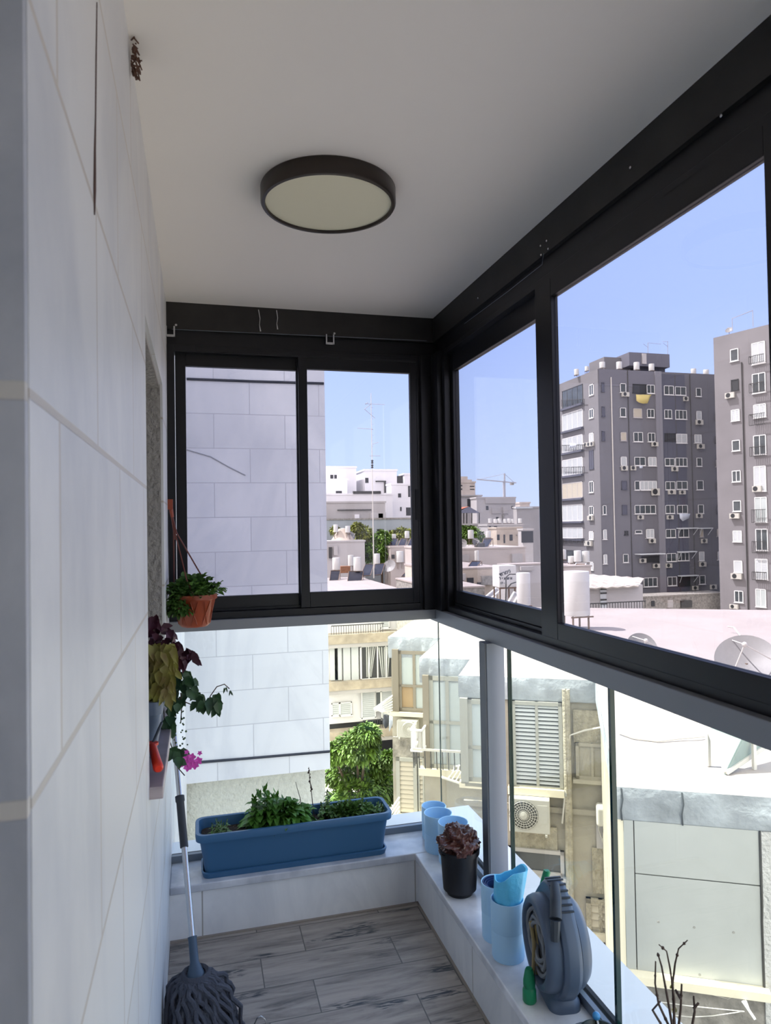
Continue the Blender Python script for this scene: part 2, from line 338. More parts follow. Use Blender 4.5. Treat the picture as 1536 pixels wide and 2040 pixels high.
# fascia and window frames
sbox('trim_8', M['black2'], [(-.12,1.055,3.05,3.13,2.415,H), (1.055,1.125,-2,3.13,2.415,H)], label='black fascia box under the ceiling')
sbox('trim_9', M['black'], [(-.12,1.07,3.065,3.13,2.35,2.415), (1.07,1.125,-2,3.13,2.35,2.415)], label='black track housing above the sliding windows')
def ring(b, ax, lo, hi, z0, z1, t, d0, d1):
    for q in ((lo,lo+t[0],z0,z1), (hi-t[1],hi,z0,z1), (lo+t[0],hi-t[1],z0,z0+t[2]), (lo+t[0],hi-t[1],z1-t[3],z1)):
        if ax == 'X': b.box(q[0],q[1],d0,d1,q[2],q[3])
        else: b.box(d0,d1,q[0],q[1],q[2],q[3])
    return b
w = bpy.data.objects.new('window_2', None); COL.objects.link(w); w.location = (.45,3.08,1.2); struct(w, 'black sliding window in the far wall of the balcony')
b = MB(); ring(b,'X',-.12,1.0,1.193,2.35,(.03,.03,.03,.03),3.052,3.128); b.box(-.09,.97,3.078,3.082,1.223,1.235).box(.0,.97,3.05,3.06,2.325,2.34)
b.build('window_frame', M['black'], w, bevel=.0015)
def sash(w, ax, lo, hi, z0, z1, hole, d0, d1, glassm, hy=None):
    t = (hole[0]-lo, hi-hole[1], hole[2]-z0, z1-hole[3])
    s = ring(MB(), ax, lo, hi, z0, z1, t, d0, d1).build('sash', M['black'], w, bevel=.002)
    dm = (d0+d1)/2
    if ax == 'X': MB().box(hole[0],hole[1],dm-.003,dm+.003,hole[2],hole[3]).build('pane', glassm, s)
    else: MB().box(dm-.003,dm+.003,hole[0],hole[1],hole[2],hole[3]).build('pane', glassm, s)
    if hy is not None:
        if ax == 'X': MB().box(hy-.008,hy+.008,d0-.004,d0,1.60,1.74).build('handle', M['rubber'], s)
        else: MB().box(d0-.004,d0,hy-.008,hy+.008,1.60,1.74).build('handle', M['rubber'], s)
    return s
sash(w,'X',-.088,.449,1.222,2.322,(-.045,.425,1.286,2.268),3.085,3.11,M['g_up'],-.067)
sash(w,'X',.430,.985,1.225,2.325,(.469,.941,1.291,2.270),3.055,3.08,M['g_up'],.965)
w = bpy.data.objects.new('window_3', None); COL.objects.link(w); w.location = (1.09,1.0,1.2); struct(w, 'black sliding window running along the right side')
b = MB(); ring(b,'Y',-2,2.95,1.193,2.35,(.03,.03,.025,.02),1.058,1.128); b.box(1.080,1.084,-1.9,2.9,1.218,1.232)
b.build('window_frame', M['black'], w, bevel=.0015)
sash(w,'Y',2.05,2.95,1.216,2.33,(2.103,2.895,1.288,2.252),1.088,1.113,M['g_up'])
sash(w,'Y',1.035,2.052,1.216,2.335,(1.102,1.948,1.268,2.274),1.058,1.083,M['g_up'],1.07)
sash(w,'Y',.05,1.08,1.216,2.33,(.11,1.03,1.288,2.27),1.088,1.113,M['g_up'])
sash(w,'Y',-.95,.08,1.220,2.335,(-.9,.03,1.268,2.274),1.058,1.083,M['g_up'])
sash(w,'Y',-1.95,-.9,1.216,2.33,(-1.9,-.95,1.288,2.27),1.088,1.113,M['g_up'])
sbox('trim_10', M['black'], [(.985,1.055,3.03,3.12,1.193,2.35), (1.035,1.125,2.95,3.12,1.193,2.35)], bevel=.002, label='black corner post of the window frames')
# fittings on the fascia
for (px, py, lab) in ((341,662,'small steel bracket on black fascia beside the marble wall'), (657,678,'small steel bracket on black fascia above the far window mullion')):
    c = pY(px, py, 3.05); t = thing('bracket', lab, 'bracket', (c.x, 3.05, c.z))
    MB().box(c.x-.022,c.x-.016,3.025,3.05,c.z-.022,c.z+.02).box(c.x+.010,c.x+.016,3.025,3.05,c.z-.022,c.z+.02).box(c.x-.022,c.x+.016,3.03,3.034,c.z-.024,c.z-.014).build('clip', M['steel'], t)
    MB().lathe([(.0,0),(.005,0),(.005,.006),(0,.007)], (c.x+.02,3.043,c.z+.03), 8, 'Y').build('screw', M['steel'], t)
t = thing('wire', 'thin grey wire stretched across the far black fascia', 'wire', (.4,3.045,2.42))
MB().tube([pY(342,656,3.044), pY(657,670,3.044), pY(850,679,3.044)], .0011, 5).build('strand', M['grey_al'], t)
t = thing('wire', 'thin grey wire along the right black track above the first pane', 'wire', (1.05,2.4,2.36))
MB().tube([pX(925,645,1.067), pX(1010,582,1.067), pX(1080,527,1.067), pX(1083,505,1.05)], .001, 5).build('strand', M['grey_al'], t)
for i, (px, py, lab) in enumerate(((1438,231,'screw head on black track at the top right'), (1257,334,'screw head low on the right fascia between the ceiling bend and the top corner'), (1078,490,'upper left screw of the fascia joint cluster'), (1090,480,'upper right screw of the fascia joint cluster'), (1079,508,'lower left screw of the fascia joint cluster'), (1093,496,'lower right screw of the fascia joint cluster'), (953,594,'screw head on right fascia nearest the dark corner'))):
    c = pX(px, py, 1.055); tag(MB().ball((1.053,c.y,c.z), .004, (.6,1,1), 8, 5).build('screw', M['steel'], None, loc=(1.053,c.y,c.z)), lab, 'screw', 'screws on the right fascia')
for (x0, y0, x1, y1, lab) in ((515,617,519,660,'long white paint drip on far fascia, left one'), (551,618,553,656,'short thin white paint drip on far fascia')):
    a = pY(x0,y0,3.048); c = pY(x1,y1,3.048)
    tag(MB().tube([a, a.lerp(c,.4)+Vector((.003,0,0)), a.lerp(c,.7)-Vector((.002,0,0)), c], [.0018,.0016,.0012,.003], 6).build('paint_drip', M['drip'], None, loc=a), lab, 'paint drip')
# ceiling lamp
lc = (.366,1.94); t = thing('ceiling_lamp', 'round flat ceiling lamp with bronze rim and cream diffuser', 'ceiling lamp', (*lc, H))
MB().lathe([(.187,0),(.190,-.004),(.190,-.042),(.187,-.047),(.179,-.048),(.177,-.045),(.177,-.0)], (*lc,H), 72).build('lamp_rim', M['lamprim'], t)
MB().lathe([(0,-.041),(.12,-.0415),(.1772,-.040),(.1772,-.03),(0,-.03)], (*lc,H), 72).build('lamp_diffuser', M['lampglass'], t)
# mud nest and cracks at the ceiling joint
c = pX(262,108,-.117); b = MB()
for k in range(60):
    q = c+Vector((random.uniform(0,.012), random.uniform(-.03,.03), random.uniform(-.035,.02))); q.z = min(q.z, H-.003)
    b.tube([q, q+Vector((random.uniform(0,.008), random.uniform(-.015,.015), random.uniform(-.02,.004)))], .0018, 4)
tag(b.build('insect_nest', M['nest'], None, loc=c), 'small brown insect nest where left wall meets ceiling', 'nest')
b = MB(); pts = [(193,5),(191,120),(190,230),(188,300),(187,380),(188,428)]
P = [pX(x,y,-.1195) for x, y in pts]; b.tube(P, [.0008,.0012,.0012,.002,.0028,.001], 6)
tag(b.build('crack', mat('rust stain', (.10,.06,.05), .9), None, loc=P[0]), 'long dark vertical stained crack in upper left marble', 'crack')
P = [pX(x,y,-.1175) for x, y in ((327,716),(330,860),(332,1000),(337,1240))]
P = [pY(x,y,3.0) for x, y in ((328,716),(332,860),(334,1000),(337,1150))]
tag(MB().tube(P,.002,5).build('cable', M['black'], None, loc=P[0]), 'thin black cable running down beside the far window frame', 'cable')
# ------------------------------------------------------------------ plants helpers
def rnd(a, b): return random.uniform(a, b)
def bunch(b, c, r, n, L, W, up=.3, out=1.0, droop=.3):
    for k in range(n):
        a = rnd(0, 2*PI); el = rnd(-.2, 1.2); d = Vector((math.cos(a)*math.cos(el), math.sin(a)*math.cos(el), math.sin(el)))
        q = Vector(c)+Vector((d.x*r[0]*rnd(.1,1), d.y*r[1]*rnd(.1,1), d.z*r[2]*rnd(.1,1)))
        dd = (d*out+Vector((rnd(-.5,.5),rnd(-.5,.5),up+rnd(-.5,.5))))
        b.leaf(q, dd, Vector((rnd(-.4,.4),rnd(-.4,.4),1)), L*rnd(.6,1.2), W*rnd(.7,1.2), .2, droop)
def stemplant(bs, bl, base, top, n, L, W, wob=.01):
    base = Vector(base); top = Vector(top); P = [base.lerp(top, i/6)+Vector((rnd(-wob,wob),rnd(-wob,wob),0)) for i in range(7)]; P[0] = base
    bs.tube(P, [.003-.002*i/6 for i in range(7)], 5)
    for k in range(n):
        t = .15+.85*k/n; q = base.lerp(top, t); a = k*PI/2+rnd(-.3,.3)
        for sgn in (0, PI):
            d = Vector((math.cos(a+sgn), math.sin(a+sgn), rnd(.1,.6))); s = 1-.5*t
            bl.leaf(q, d, (0,0,1), L*s*rnd(.8,1.2), W*s*rnd(.8,1.2), .15, .5)
    for k in range(7):
        a = rnd(0,2*PI); bl.leaf(top+Vector((0,0,-.004*k)), (math.cos(a)*.5, math.sin(a)*.5, 1), (math.cos(a),math.sin(a),0), L*.4, W*.35, .1, 0)
def rr(x0, x1, y0, y1, r, z, n=5):
    P = []
    for cx, cy, a0 in ((x1-r,y1-r,0),(x0+r,y1-r,PI/2),(x0+r,y0+r,PI),(x1-r,y0+r,1.5*PI)):
        for k in range(n+1): a = a0+PI/2*k/n; P.append((cx+r*math.cos(a), cy+r*math.sin(a), z))
    return P
def loft(b, loops, caps=(True, True)):
    n = len(loops[0]); vs = [p for l in loops for p in l]
    fs = [(i*n+k, i*n+(k+1) % n, (i+1)*n+(k+1) % n, (i+1)*n+k) for i in range(len(loops)-1) for k in range(n)]
    if caps[0]: fs.append(tuple(range(n))[::-1])
    if caps[1]: fs.append(tuple(range((len(loops)-1)*n, len(loops)*n)))
    return b.add(vs, fs, True)
# long blue planter
t = thing('window_box_planter', 'long blue plastic planter with herbs on the far sill', 'planter', (.37,2.93,.21))
x0,x1,y0,y1 = .012,.735,2.866,3.0
b = MB(); loft(b, [rr(x0,x1,y0,y1,.025,.222), rr(x0-.008,x1+.008,y0-.006,y1+.006,.028,.28), rr(x0-.02,x1+.018,y0-.016,y1+.014,.03,.354), rr(x0-.034,x1+.032,y0-.034,y1+.022,.035,.360), rr(x0-.036,x1+.034,y0-.036,y1+.024,.035,.384), rr(x0-.034,x1+.032,y0-.033,y1+.022,.035,.389), rr(x0-.022,x1+.02,y0-.018,y1+.012,.03,.387), rr(x0-.012,x1+.01,y0-.008,y1+.004,.028,.34), rr(x0-.006,x1+.004,y0,y1,.025,.30)], (True, True))
for z in (.258,.285,.312,.34): pass
b.build('planter_body', M['blueplant'], t)
b = MB(); loft(b, [rr(x0-.008,x1+.008,y0-.008,y1+.006,.028,.2105), rr(x0-.014,x1+.014,y0-.014,y1+.012,.03,.232), rr(x0-.008,x1+.008,y0-.008,y1+.006,.028,.234), rr(x0,x1,y0,y1,.025,.216)]); b.build('saucer', M['blueplant'], t)
b = MB(); loft(b, [rr(x0-.010,x1+.008,y0-.004,y1+.002,.028,.325), rr(x0-.012,x1+.010,y0-.006,y1+.004,.028,.350)]); b.build('soil', M['soil'], t)
def plant(name, label, cat, loc): return thing(name, label, cat, loc)
bs, bl = MB(), MB()
for px, py in ((506,1590),(516,1580),(550,1580),(566,1594),(535,1585),(598,1612),(612,1630),(500,1620),(548,1640),(575,1638),(600,1642),(525,1645),(508,1605),(512,1625),(545,1622),(585,1620),(605,1628),(592,1605),(540,1600),(558,1630),(530,1635),(577,1618),(528,1568),(545,1590),(515,1600),(556,1612),(575,1602),(588,1598),(600,1622),(536,1615),(570,1625),(610,1640),(522,1625)):
    tp = pY(px, py, rnd(2.90,2.98)); stemplant(bs, bl, (tp.x+rnd(-.01,.01), tp.y+rnd(-.01,.01), .345), tp, 10, .066, .040)
bunch(bl, (.335,2.925,.385), (.095,.05,.06), 260, .055, .034, .2, 1, .5)
t = plant('basil_plant', 'leafy green basil bush in the middle of the blue planter', 'plant', (.33,2.93,.37)); bs.build('stems', M['greenstem'], t); bl.build('leaves', M['leaf1'], t)
bs, bl = MB(), MB()
for k in range(34):
    tp = pY(rnd(640,765), rnd(1596,1625), rnd(2.88,2.99)); tp.z = max(tp.z, .385); stemplant(bs, bl, (tp.x, tp.y, .345), tp, 5, .026, .020, .006)
bunch(bl, (.60,2.94,.372), (.115,.05,.035), 520, .024, .018)
t = plant('low_herb', 'low dark green herb filling the right of the blue planter', 'plant', (.62,2.93,.37)); bs.build('stems', M['greenstem'], t); bl.build('leaves', M['leaf2'], t)
bs, bl = MB(), MB()
for k in range(8):
    tp = pY(rnd(415,452), rnd(1632,1652), rnd(2.88,2.93)); tp.z = max(tp.z,.38); stemplant(bs, bl, (tp.x, tp.y, .345), tp, 6, .030, .013, .004)
t = plant('herb_sprig', 'small feathery green sprig at the left end of the blue planter', 'plant', (.05,2.91,.37)); bs.build('stems', M['greenstem'], t); bl.build('leaves', M['leaf2'], t)
bs, bl = MB(), MB(); tp = pY(652,1575,2.985); stemplant(bs, bl, (tp.x+.004,2.985,.37), tp, 9, .026, .02); tp2 = pY(640,1600,2.98); stemplant(bs, bl, (tp.x,2.985,.37), tp2, 6, .026, .02)
t = plant('herb_sprig', 'single upright green sprig at the back of the blue planter', 'plant', (tp.x,2.98,.37)); bs.build('stems', M['greenstem'], t); bl.build('leaves', M['leaf2'], t)
bs, bl = MB(), MB(); P = [pY(x,y,2.96) for x, y in ((627,1640),(624,1610),(620,1575),(617,1548),(615,1528))]; bs.tube(P, [.0025,.002,.0017,.0014,.001], 5)
for k in range(16):
    q = P[2].lerp(P[4], k/16); bl.ball(q+Vector((rnd(-.004,.004),rnd(-.004,.004),0)), rnd(.002,.0045), (1,1,1), 6, 4)
t = plant('dry_stalk', 'taller dry brown seed stalk in the blue planter', 'stalk', P[0]); bs.build('stem', M['stem'], t); bl.build('seed_heads', M['stem'], t)
P = [pY(x,y,2.97) for x, y in ((601,1612),(598,1590),(592,1570),(589,1558))]
tag(MB().tube(P, [.002,.0016,.0013,.001], 5).build('dry_stalk', M['stem'], None, loc=P[0]), 'shorter bare brown stalk left of the seed stalk', 'stalk')
# ------------------------------------------------------------------ cups, pots
def standing(xl, xr, yrim, ybase, zb=.21, fwd=None):
    xc = (xl+xr)/2; fp = pZ(xc, ybase, zb); dep = (fp-CAM).dot(_fw); r = (xr-xl)/2*dep/F_PX
    h = Vector((fp.x-CAM.x, fp.y-CAM.y, 0)).normalized(); c = fp+h*r
    return Vector((c.x, c.y, zb)), r, pY(xc, yrim, fp.y).z-zb
def cup(c, r, h, label):
    t = thing('cup', label, 'cup', c, 'light blue cups on the sill')
    MB().lathe([(0,.0),(r*.93,0),(r*.97,.006),(r*.98,h*.47),(r*.965,h*.475),(r*.965,h*.485),(r*.99,h*.49),(r,h-.002),(r-.0015,h),(r-.004,h-.001),(r-.004,.01),(0,.01)], c, 40).build('cup_body', M['lightblue'], t)
    return t
c1, r1, h1 = standing(845,903,1630,1705); cup(c1, r1, h1, 'light blue cup on the sill, in the corner of the glass')
cup(Vector((c1.x+.020, c1.y+r1*1.90, .21)), r1*.90, h1*.90, 'light blue cup half hidden behind the corner cup')
c2, r2, h2 = standing(877,938,1648,1730); c2 = Vector((c1.x+.022,c1.y-2.06*r1,.21)); cup(c2, r1*1.03, h2, 'light blue cup just behind the black pot')
c4, r4, h4 = standing(979,1047,1806,1925); cup(c4, r4, h4, 'light blue cup holding the cyan roll beside the hose reel')
c3 = c4+Vector((-.022+.02, r4*2.02, 0)); c3.x = c4.x+.012
c3 = Vector((c4.x+.010, c4.y+r4*2.0, .21)); cup(c3, r4*.98, h4*1.0, 'light blue cup behind the cup with the cyan roll')
b = MB()
for k, a in enumerate((0,.4,.8)): b.lathe([(r4*.86-k*.006,h4*.82),(r4*.86-k*.006,h4*.99-k*.004),(r4*.80-k*.006,h4*.99-k*.004),(r4*.80-k*.006,h4*.82)], c3, 32)
tag(b.build('navy_lid', M['navy'], None, loc=c3+Vector((0,0,h4*.8))), 'dark navy ribbed rings stacked inside the rear light blue cup', 'ring')
# cyan rolled pad
b = MB(); n = 40; loops = []
for j in range(9):
    z = h4*.12+j/8*(h4*.88+.075); L = []
    for i in range(n):
        a = 2*PI*i/n; rr_ = r4*.80*(1+.05*math.sin(3*a+1)+.03*math.sin(7*a+j*.5)+.05*max(0,(j-5)/3)*math.sin(2*a+.8))
        L.append((c4.x+rr_*math.cos(a)+(.004*max(0,j-4)*(1.6 if math.cos(a) > .3 else .2)), c4.y+rr_*math.sin(a), .21+z+(.016*math.sin(a*1+2.2)+.006*math.sin(3*a))*max(0,(j-4)/4)))
    loops.append(L)
inn = [[(c4.x+(p[0]-c4.x)*.90, c4.y+(p[1]-c4.y)*.90, p[2]-.001) for p in l] for l in loops[::-1]]
loft(b, loops+inn, (False, False))
tag(b.build('rolled_pad', M['bagblue'], None, loc=c4+Vector((0,0,.02))), 'crumpled cyan quilted pad rolled up inside the light blue cup', 'pad')
# black nursery pot with brown bag
cp, rp, hp = standing(883,963,1704,1797); cp = Vector((.925,2.485,.21)); rp *= 1.06
t = thing('nursery_pot', 'black plastic nursery pot on the marble sill before the grey post', 'plant pot', cp)
MB().lathe([(0,.0),(rp*.62,0),(rp*.66,.012),(rp*.80,.018),(rp*.90,hp*.88),(rp*.98,hp*.885),(rp,hp),(rp*.94,hp),(rp*.90,hp*.9),(rp*.78,.02),(0,.02)], cp, 40).build('pot_body', M['blackpot'], t)
from mathutils import noise as NZ
b = MB(); b.ball((0,0,0), 1, (1,1,1), 56, 36); vv = []
for p in b.v:
    d = p.normalized(); q = .78
    for f_, a_ in ((1.5,.60),(3.0,.30),(6.5,.08)): q += a_*(1-abs(NZ.noise(d*f_+Vector((3.1,f_,.7))))*2.2)*.5
    vv.append(Vector((d.x*q*rp*.92, d.y*q*rp*.92, max(d.z*q*.062, -.02)))+cp+Vector((-.002,0,hp+.012)))
b.v = vv
bag = b.build('plastic_bag', M['bagbrown'], None, loc=cp+Vector((0,0,hp))); tag(bag, 'crumpled dark brown plastic bag stuffed into the black pot', 'bag')
for p_ in bag.data.polygons: p_.use_smooth = False
# ------------------------------------------------------------------ hose reel
rb = pZ(1122,2012,.21); RC = Vector((rb.x+.0, rb.y+.065, .21)); az = math.radians(100-8)
def reel_xf(p):   # local: x = axis towards the room, y = along the sill, z up
    a = math.radians(172); return RC+Vector((p.x*math.cos(a)-p.y*math.sin(a), p.x*math.sin(a)+p.y*math.cos(a), p.z))
t = thing('hose_reel', 'slate grey portable hose reel standing on the right sill', 'hose reel', RC)
RZ = .155; RO = .130
b = MB(reel_xf); b.lathe([(.096,.008),(.098,.044),(.102,.050),(.112,.050),(.121,.044),(.126,.03),(.127,.006),(.096,.006)], (0,0,RZ), 56, 'X'); b.build('front_rim', M['reel'], t)
b = MB(reel_xf)   # housing arch: band around the middle, with foot
loops = []
for k in range(41):
    a = -.36*PI+k/40*1.72*PI; ro = .143 + (.03*math.exp(-((a-PI/2)/.42)**2)); ca, sa = math.cos(a), math.sin(a)
    loops.append([(x, ca*r, RZ+sa*r) for x, r in ((.006,.105),(.010,ro-.008),(-.002,ro),(-.030,ro),(-.042,ro-.008),(-.044,.105))])
loft(b, loops); b.build('housing', M['reel'], t, bevel=.002)
b = MB(reel_xf); loft(b, [rr(-.062,.030,-.085,.085,.03,0), rr(-.060,.028,-.083,.083,.03,.02), rr(-.052,.018,-.075,.075,.025,.030), rr(-.046,.010,-.11,.11,.02,.075)]); b.build('foot', M['reel'], t)
b = MB(reel_xf); b.lathe([(.0,-.092),(.06,-.090),(.105,-.080),(.122,-.062),(.126,-.046),(.10,-.040),(0,-.040)], (0,0,RZ), 48, 'X'); b.build('rear_cover', M['reel'], t)
b = MB(reel_xf); b.lathe([(0,-.04),(.10,-.038),(.10,.004),(.03,.004),(.028,.03),(0,.03)], (0,0,RZ), 40, 'X'); b.build('drum', M['reeldark'], t)
b = MB(reel_xf); pts = []
for k in range(200):
    a = k*.22; r = .040+.052*k/200; pts.append((.030+.010*math.sin(k*.35), r*math.cos(a), RZ+r*math.sin(a)))
b.tube(pts, .006, 7); b.build('hose', M['hose'], t)
b = MB(reel_xf)
for k in range(7):
    a = math.radians(96-k*6.5); r = .144+.03*math.exp(-((a-PI/2)/.42)**2); b.bar((.008, math.cos(a)*r, RZ+math.sin(a)*r), (-.040, math.cos(a)*r, RZ+math.sin(a)*r), .006, .004)
b.build('grip_ribs', M['reeldark'], t)
b = MB(reel_xf); b.tube([(.02,.10,RZ+.118),(.005,.062,RZ+.155),(-.008,.02,RZ+.17)], [.017,.016,.014], 10); b.tube([(.030,.118,RZ+.07),(.024,.108,RZ+.12)], [.012,.014], 8); b.build('hose_guide', M['reeldark'], t)
b = MB(); a = pY(1083,1760,1.98); c = pY(1090,1735,1.98); b.tube([a-(c-a)*.6, a, c], [.010,.011,.011], 14); b.lathe([(.004,0),(.007,0),(.007,.002),(.004,.002)], c, 12); b.build('nozzle', M['green'], t)
b = MB()
for dx in (0,.022):
    P = [pY(x+dx*400,y,Y) for x, y, Y in ((1057,1835,1.93),(1064,1880,1.91),(1063,1920,1.895),(1060,1955,1.885))]; b.tube(P, .0058, 7)
b.build('supply_hose', M['hosey'], t)
c = pZ(1059,2000,.211); c = Vector((c.x, c.y+.012, .2105)); MB().lathe([(0,0),(.017,0),(.020,.005),(.0195,.034),(.016,.042),(.0175,.046),(.0175,.060),(.012,.088),(.009,.094),(0,.094)], c, 20).build('hose_connector', M['green'], t)
c = pY(1168,1937,1.86); MB().box(c.x-.012,min(c.x+.006,1.055),1.85,1.87,c.z-.02,c.z+.018).build('rear_connector', M['green'], t)
# saucer, pot and ball at the bottom edge; pot with bare branches
q_ = pZ(1222,2050,.247); BX, BY = min(q_.x,.995), q_.y+.0
c = Vector((BX-.012,BY,.21)); tag(MB().lathe([(0,0),(.055,0),(.072,.014),(.074,.016),(.056,.006),(0,.005)], c, 40).build('saucer', M['plate'], None, loc=c), 'grey plastic saucer at the bottom edge beside the glass', 'saucer')
c = Vector((BX,BY,.217)); tag(MB().lathe([(0,0),(.036,0),(.048,.028),(.050,.030),(.046,.030),(.034,.005),(0,.005)], c, 32).build('small_bowl', M['darkgreen'], None, loc=c), 'dark green bowl sitting in the grey saucer', 'bowl')
c = pY(1188,2024,1.70); tag(MB().ball(c, .0105, (1,1,1), 16, 10).build('small_ball', mat('bright blue plastic', (.06,.30,.62), .3), None, loc=c), 'bright blue little ball on a stick beside the hose reel foot', 'ball')
MB().tube([c, Vector((c.x,c.y-.02,.215))], .003, 6).build('stick', M['white'], bpy.data.objects['small_ball'])
c = Vector((.965,1.30,.21)); t = thing('flower_pot', 'dark pot standing on the sill below the bare branches', 'plant pot', c)
MB().lathe([(0,0),(.045,0),(.062,.10),(.064,.10),(.064,.112),(.057,.112),(.055,.095),(0,.095)], c, 32).build('pot_body', M['darkgreen'], t)
t = thing('bare_shrub', 'bare brown twiggy branches rising before the grey panels', 'shrub', c+Vector((0,0,.095)))
b = MB(); bk = MB(); Yb = 1.30
for path in ([(1342,2060),(1343,1990),(1335,1930),(1328,1895),(1313,1882)], [(1342,2060),(1330,1990),(1318,1925),(1310,1898)], [(1345,2060),(1340,1960),(1345,1920),(1352,1890),(1370,1873)], [(1350,2060),(1356,2010),(1358,1960)], [(1376,2060),(1384,2015),(1382,1985)], [(1340,2060),(1312,2000),(1305,1960),(1306,1915)], [(1329,2060),(1300,2012),(1315,1995)], [(1382,2010),(1392,1998)], [(1356,1990),(1346,1972)]):
    P = [pY(x,y,Yb+.01*math.sin(x)) for x, y in path]; b.tube(P, [max(.0012, .003-.0005*i) for i in range(len(P))], 5)
    for k in range(len(P)-1):
        if random.random() < .8: MB().ball(P[k].lerp(P[k+1], rnd(.3,.9)), rnd(.0025,.004), (1,1,1), 6, 4).build('bud', M['stem'], t)
b.build('branches', M['stem'], t); 
b = MB(); c2_ = pY(1338,2012,1.3); b.leaf(c2_, (1,.1,.1), (0,-1,.3), .014, .012); c2_ = pY(1335,1970,1.3); b.leaf(c2_, (.4,0,1), (0,-1,0), .018, .010); b.build('leaves', M['leafyel'], t)
# ------------------------------------------------------------------ mop
t = thing('mop', 'string mop with steel pole leaning on the left marble wall', 'mop', (-.03,2.28,0))
A = Vector((-.022,2.275,.20)); Bt = pY(345,1440,2.74)
def P_(x, y, s):  return A.lerp(Bt, s)
d = (Bt-A)
top = A+d*1.25
MB().tube([A, top], .0095, 14).build('pole', M['steel'], t)
def on(y):   # pole parameter whose pixel height is y
    lo, hi = 0., 1.2
    for _ in range(40):
        mid = (lo+hi)/2; q = A+d*mid-CAM; py = 1020-F_PX*q.dot(_up)/q.dot(_fw)
        if py > y: lo = mid
        else: hi = mid
    return A+d*lo
MB().tube([on(1688), on(1598), on(1596), on(1586)], [.0135,.0135,.016,.016], 16).build('grip', M['grip'], t)
q0, q1 = on(1866), on(1975); b = MB(); b.tube([q0, q0.lerp(q1,.1), q0.lerp(q1,.65), q1, q1-d.normalized()*.02], [.0145,.013,.0135,.028,.030], 20); b.build('mop_socket', M['mopcup'], t)
b = MB(); random.seed(5)
for k in range(84):
    a = 2*PI*k/84*3; rr0 = rnd(.022,.046); s0 = q1+Vector((rr0*math.cos(a), rr0*math.sin(a), -.0))
    R = rnd(.07,.125); tw = rnd(.2,1.8); P = []
    for i in range(11):
        f = i/10; r = rr0+(R-rr0)*math.sin(f*PI/2)**.8; aa = a+tw*f*.7
        z = max(.006+.012*random.random(), s0.z*(1-f**1.25)+.02*math.sin(f*PI)); P.append((max(q1.x+r*math.cos(aa)+.02*f+.006*math.sin(k*2.3+i*1.9), -.108), q1.y+r*math.sin(aa)-.02*f+.006*math.cos(k*1.7+i*2.1), z))
    b.tube(P, .0072, 6)
for k in range(60):
    a = 2*PI*k/60; r = .034; P = [q1+Vector((r*math.cos(a+f*.25)*(1+.35*math.sin(f*PI)), r*math.sin(a+f*.25)*(1+.35*math.sin(f*PI)), .012-.045*f)) for f in (0,.3,.6,1)]; b.tube(P, .006, 6)
b.build('mop_strands', M['mopgrey'], t)
P = [pZ(x,2062,0)+Vector((0,0,z)) for x, z in ((503,.002),(506,.03),(513,.052),(520,.058),(528,.05),(533,.03),(540,.002))]
tag(MB().tube(P, .0022, 6).build('wire_hoop', M['steel'], None, loc=P[0]), 'pale wire hoop on the floor at the bottom edge', 'hoop')
# ------------------------------------------------------------------ hanging basket
c = Vector((-.018,2.86,1.195)); t = thing('hanging_basket', 'orange plastic hanging basket on three rods by the far window', 'hanging pot', c)
MB().lathe([(0,0),(.050,0),(.060,.010),(.078,.10),(.088,.108),(.088,.125),(.082,.125),(.074,.10),(.05,.02),(0,.02)], c, 9).build('basket_body', M['terra'], t)
b = MB()
for k in range(18):
    a = 2*PI*k/18; a2 = a+(.35 if k % 2 else -.35); b.tube([c+Vector((.060*math.cos(a),.060*math.sin(a),.012)), c+Vector((.0785*math.cos(a2),.0785*math.sin(a2),.10))], .0016, 5)
b.build('lattice', M['terra'], t)
hk = pY(339,1005,2.88); b = MB()
for px, py, Y in ((347,1165,2.92),(372,1155,2.80),(408,1158,2.88)):
    b.tube([hk+Vector((.004,0,-.03)), pY(350,1075,2.88).lerp(hk, .4) if px < 400 else pY(352,1062,2.87), pY(px,py,Y), c+Vector((-.07 if px < 360 else (.0 if px < 400 else .08), .05 if px < 360 else (-.08 if px < 400 else .02), .12))], .0028, 6)
b.tube([hk+Vector((.004,0,-.03)), pY(350,1075,2.88)], .005, 8); b.build('hanger_rods', mat('brown rod', (.16,.04,.022), .4), t)
MB().box(hk.x-.009,hk.x+.010,2.87,2.89,hk.z-.02,hk.z+.02).tube([hk, hk+Vector((.008,0,-.05))], [.009,.006], 8).build('hook', M['terra'], t)
bl = MB(); bs = MB()
bunch(bl, c+Vector((-.005,-.01,.135)), (.112,.10,.065), 900, .024, .021, .2, 1, .2)
bunch(bl, c+Vector((-.055,-.05,.07)), (.055,.05,.085), 520, .021, .018, -.2, 1, .4)
for k in range(26):
    a = rnd(-.5,PI); q = c+Vector((.07*math.cos(a),.0,.13)); e2 = q+Vector((rnd(.0,.06)*(1 if k % 3 else 0), rnd(-.06,.02), rnd(-.03,.05))); bs.tube([q, q.lerp(e2,.5)+Vector((0,0,.01)), e2], .0008, 4); bl.ball(e2, .003, (1,1,.7), 6, 4)
t = thing('trailing_plant', 'bushy small leaved green plant growing in the orange basket', 'plant', c+Vector((0,0,.11))); bl.build('leaves', M['leaf2'], t); bs.build('stems', M['stem'], t)
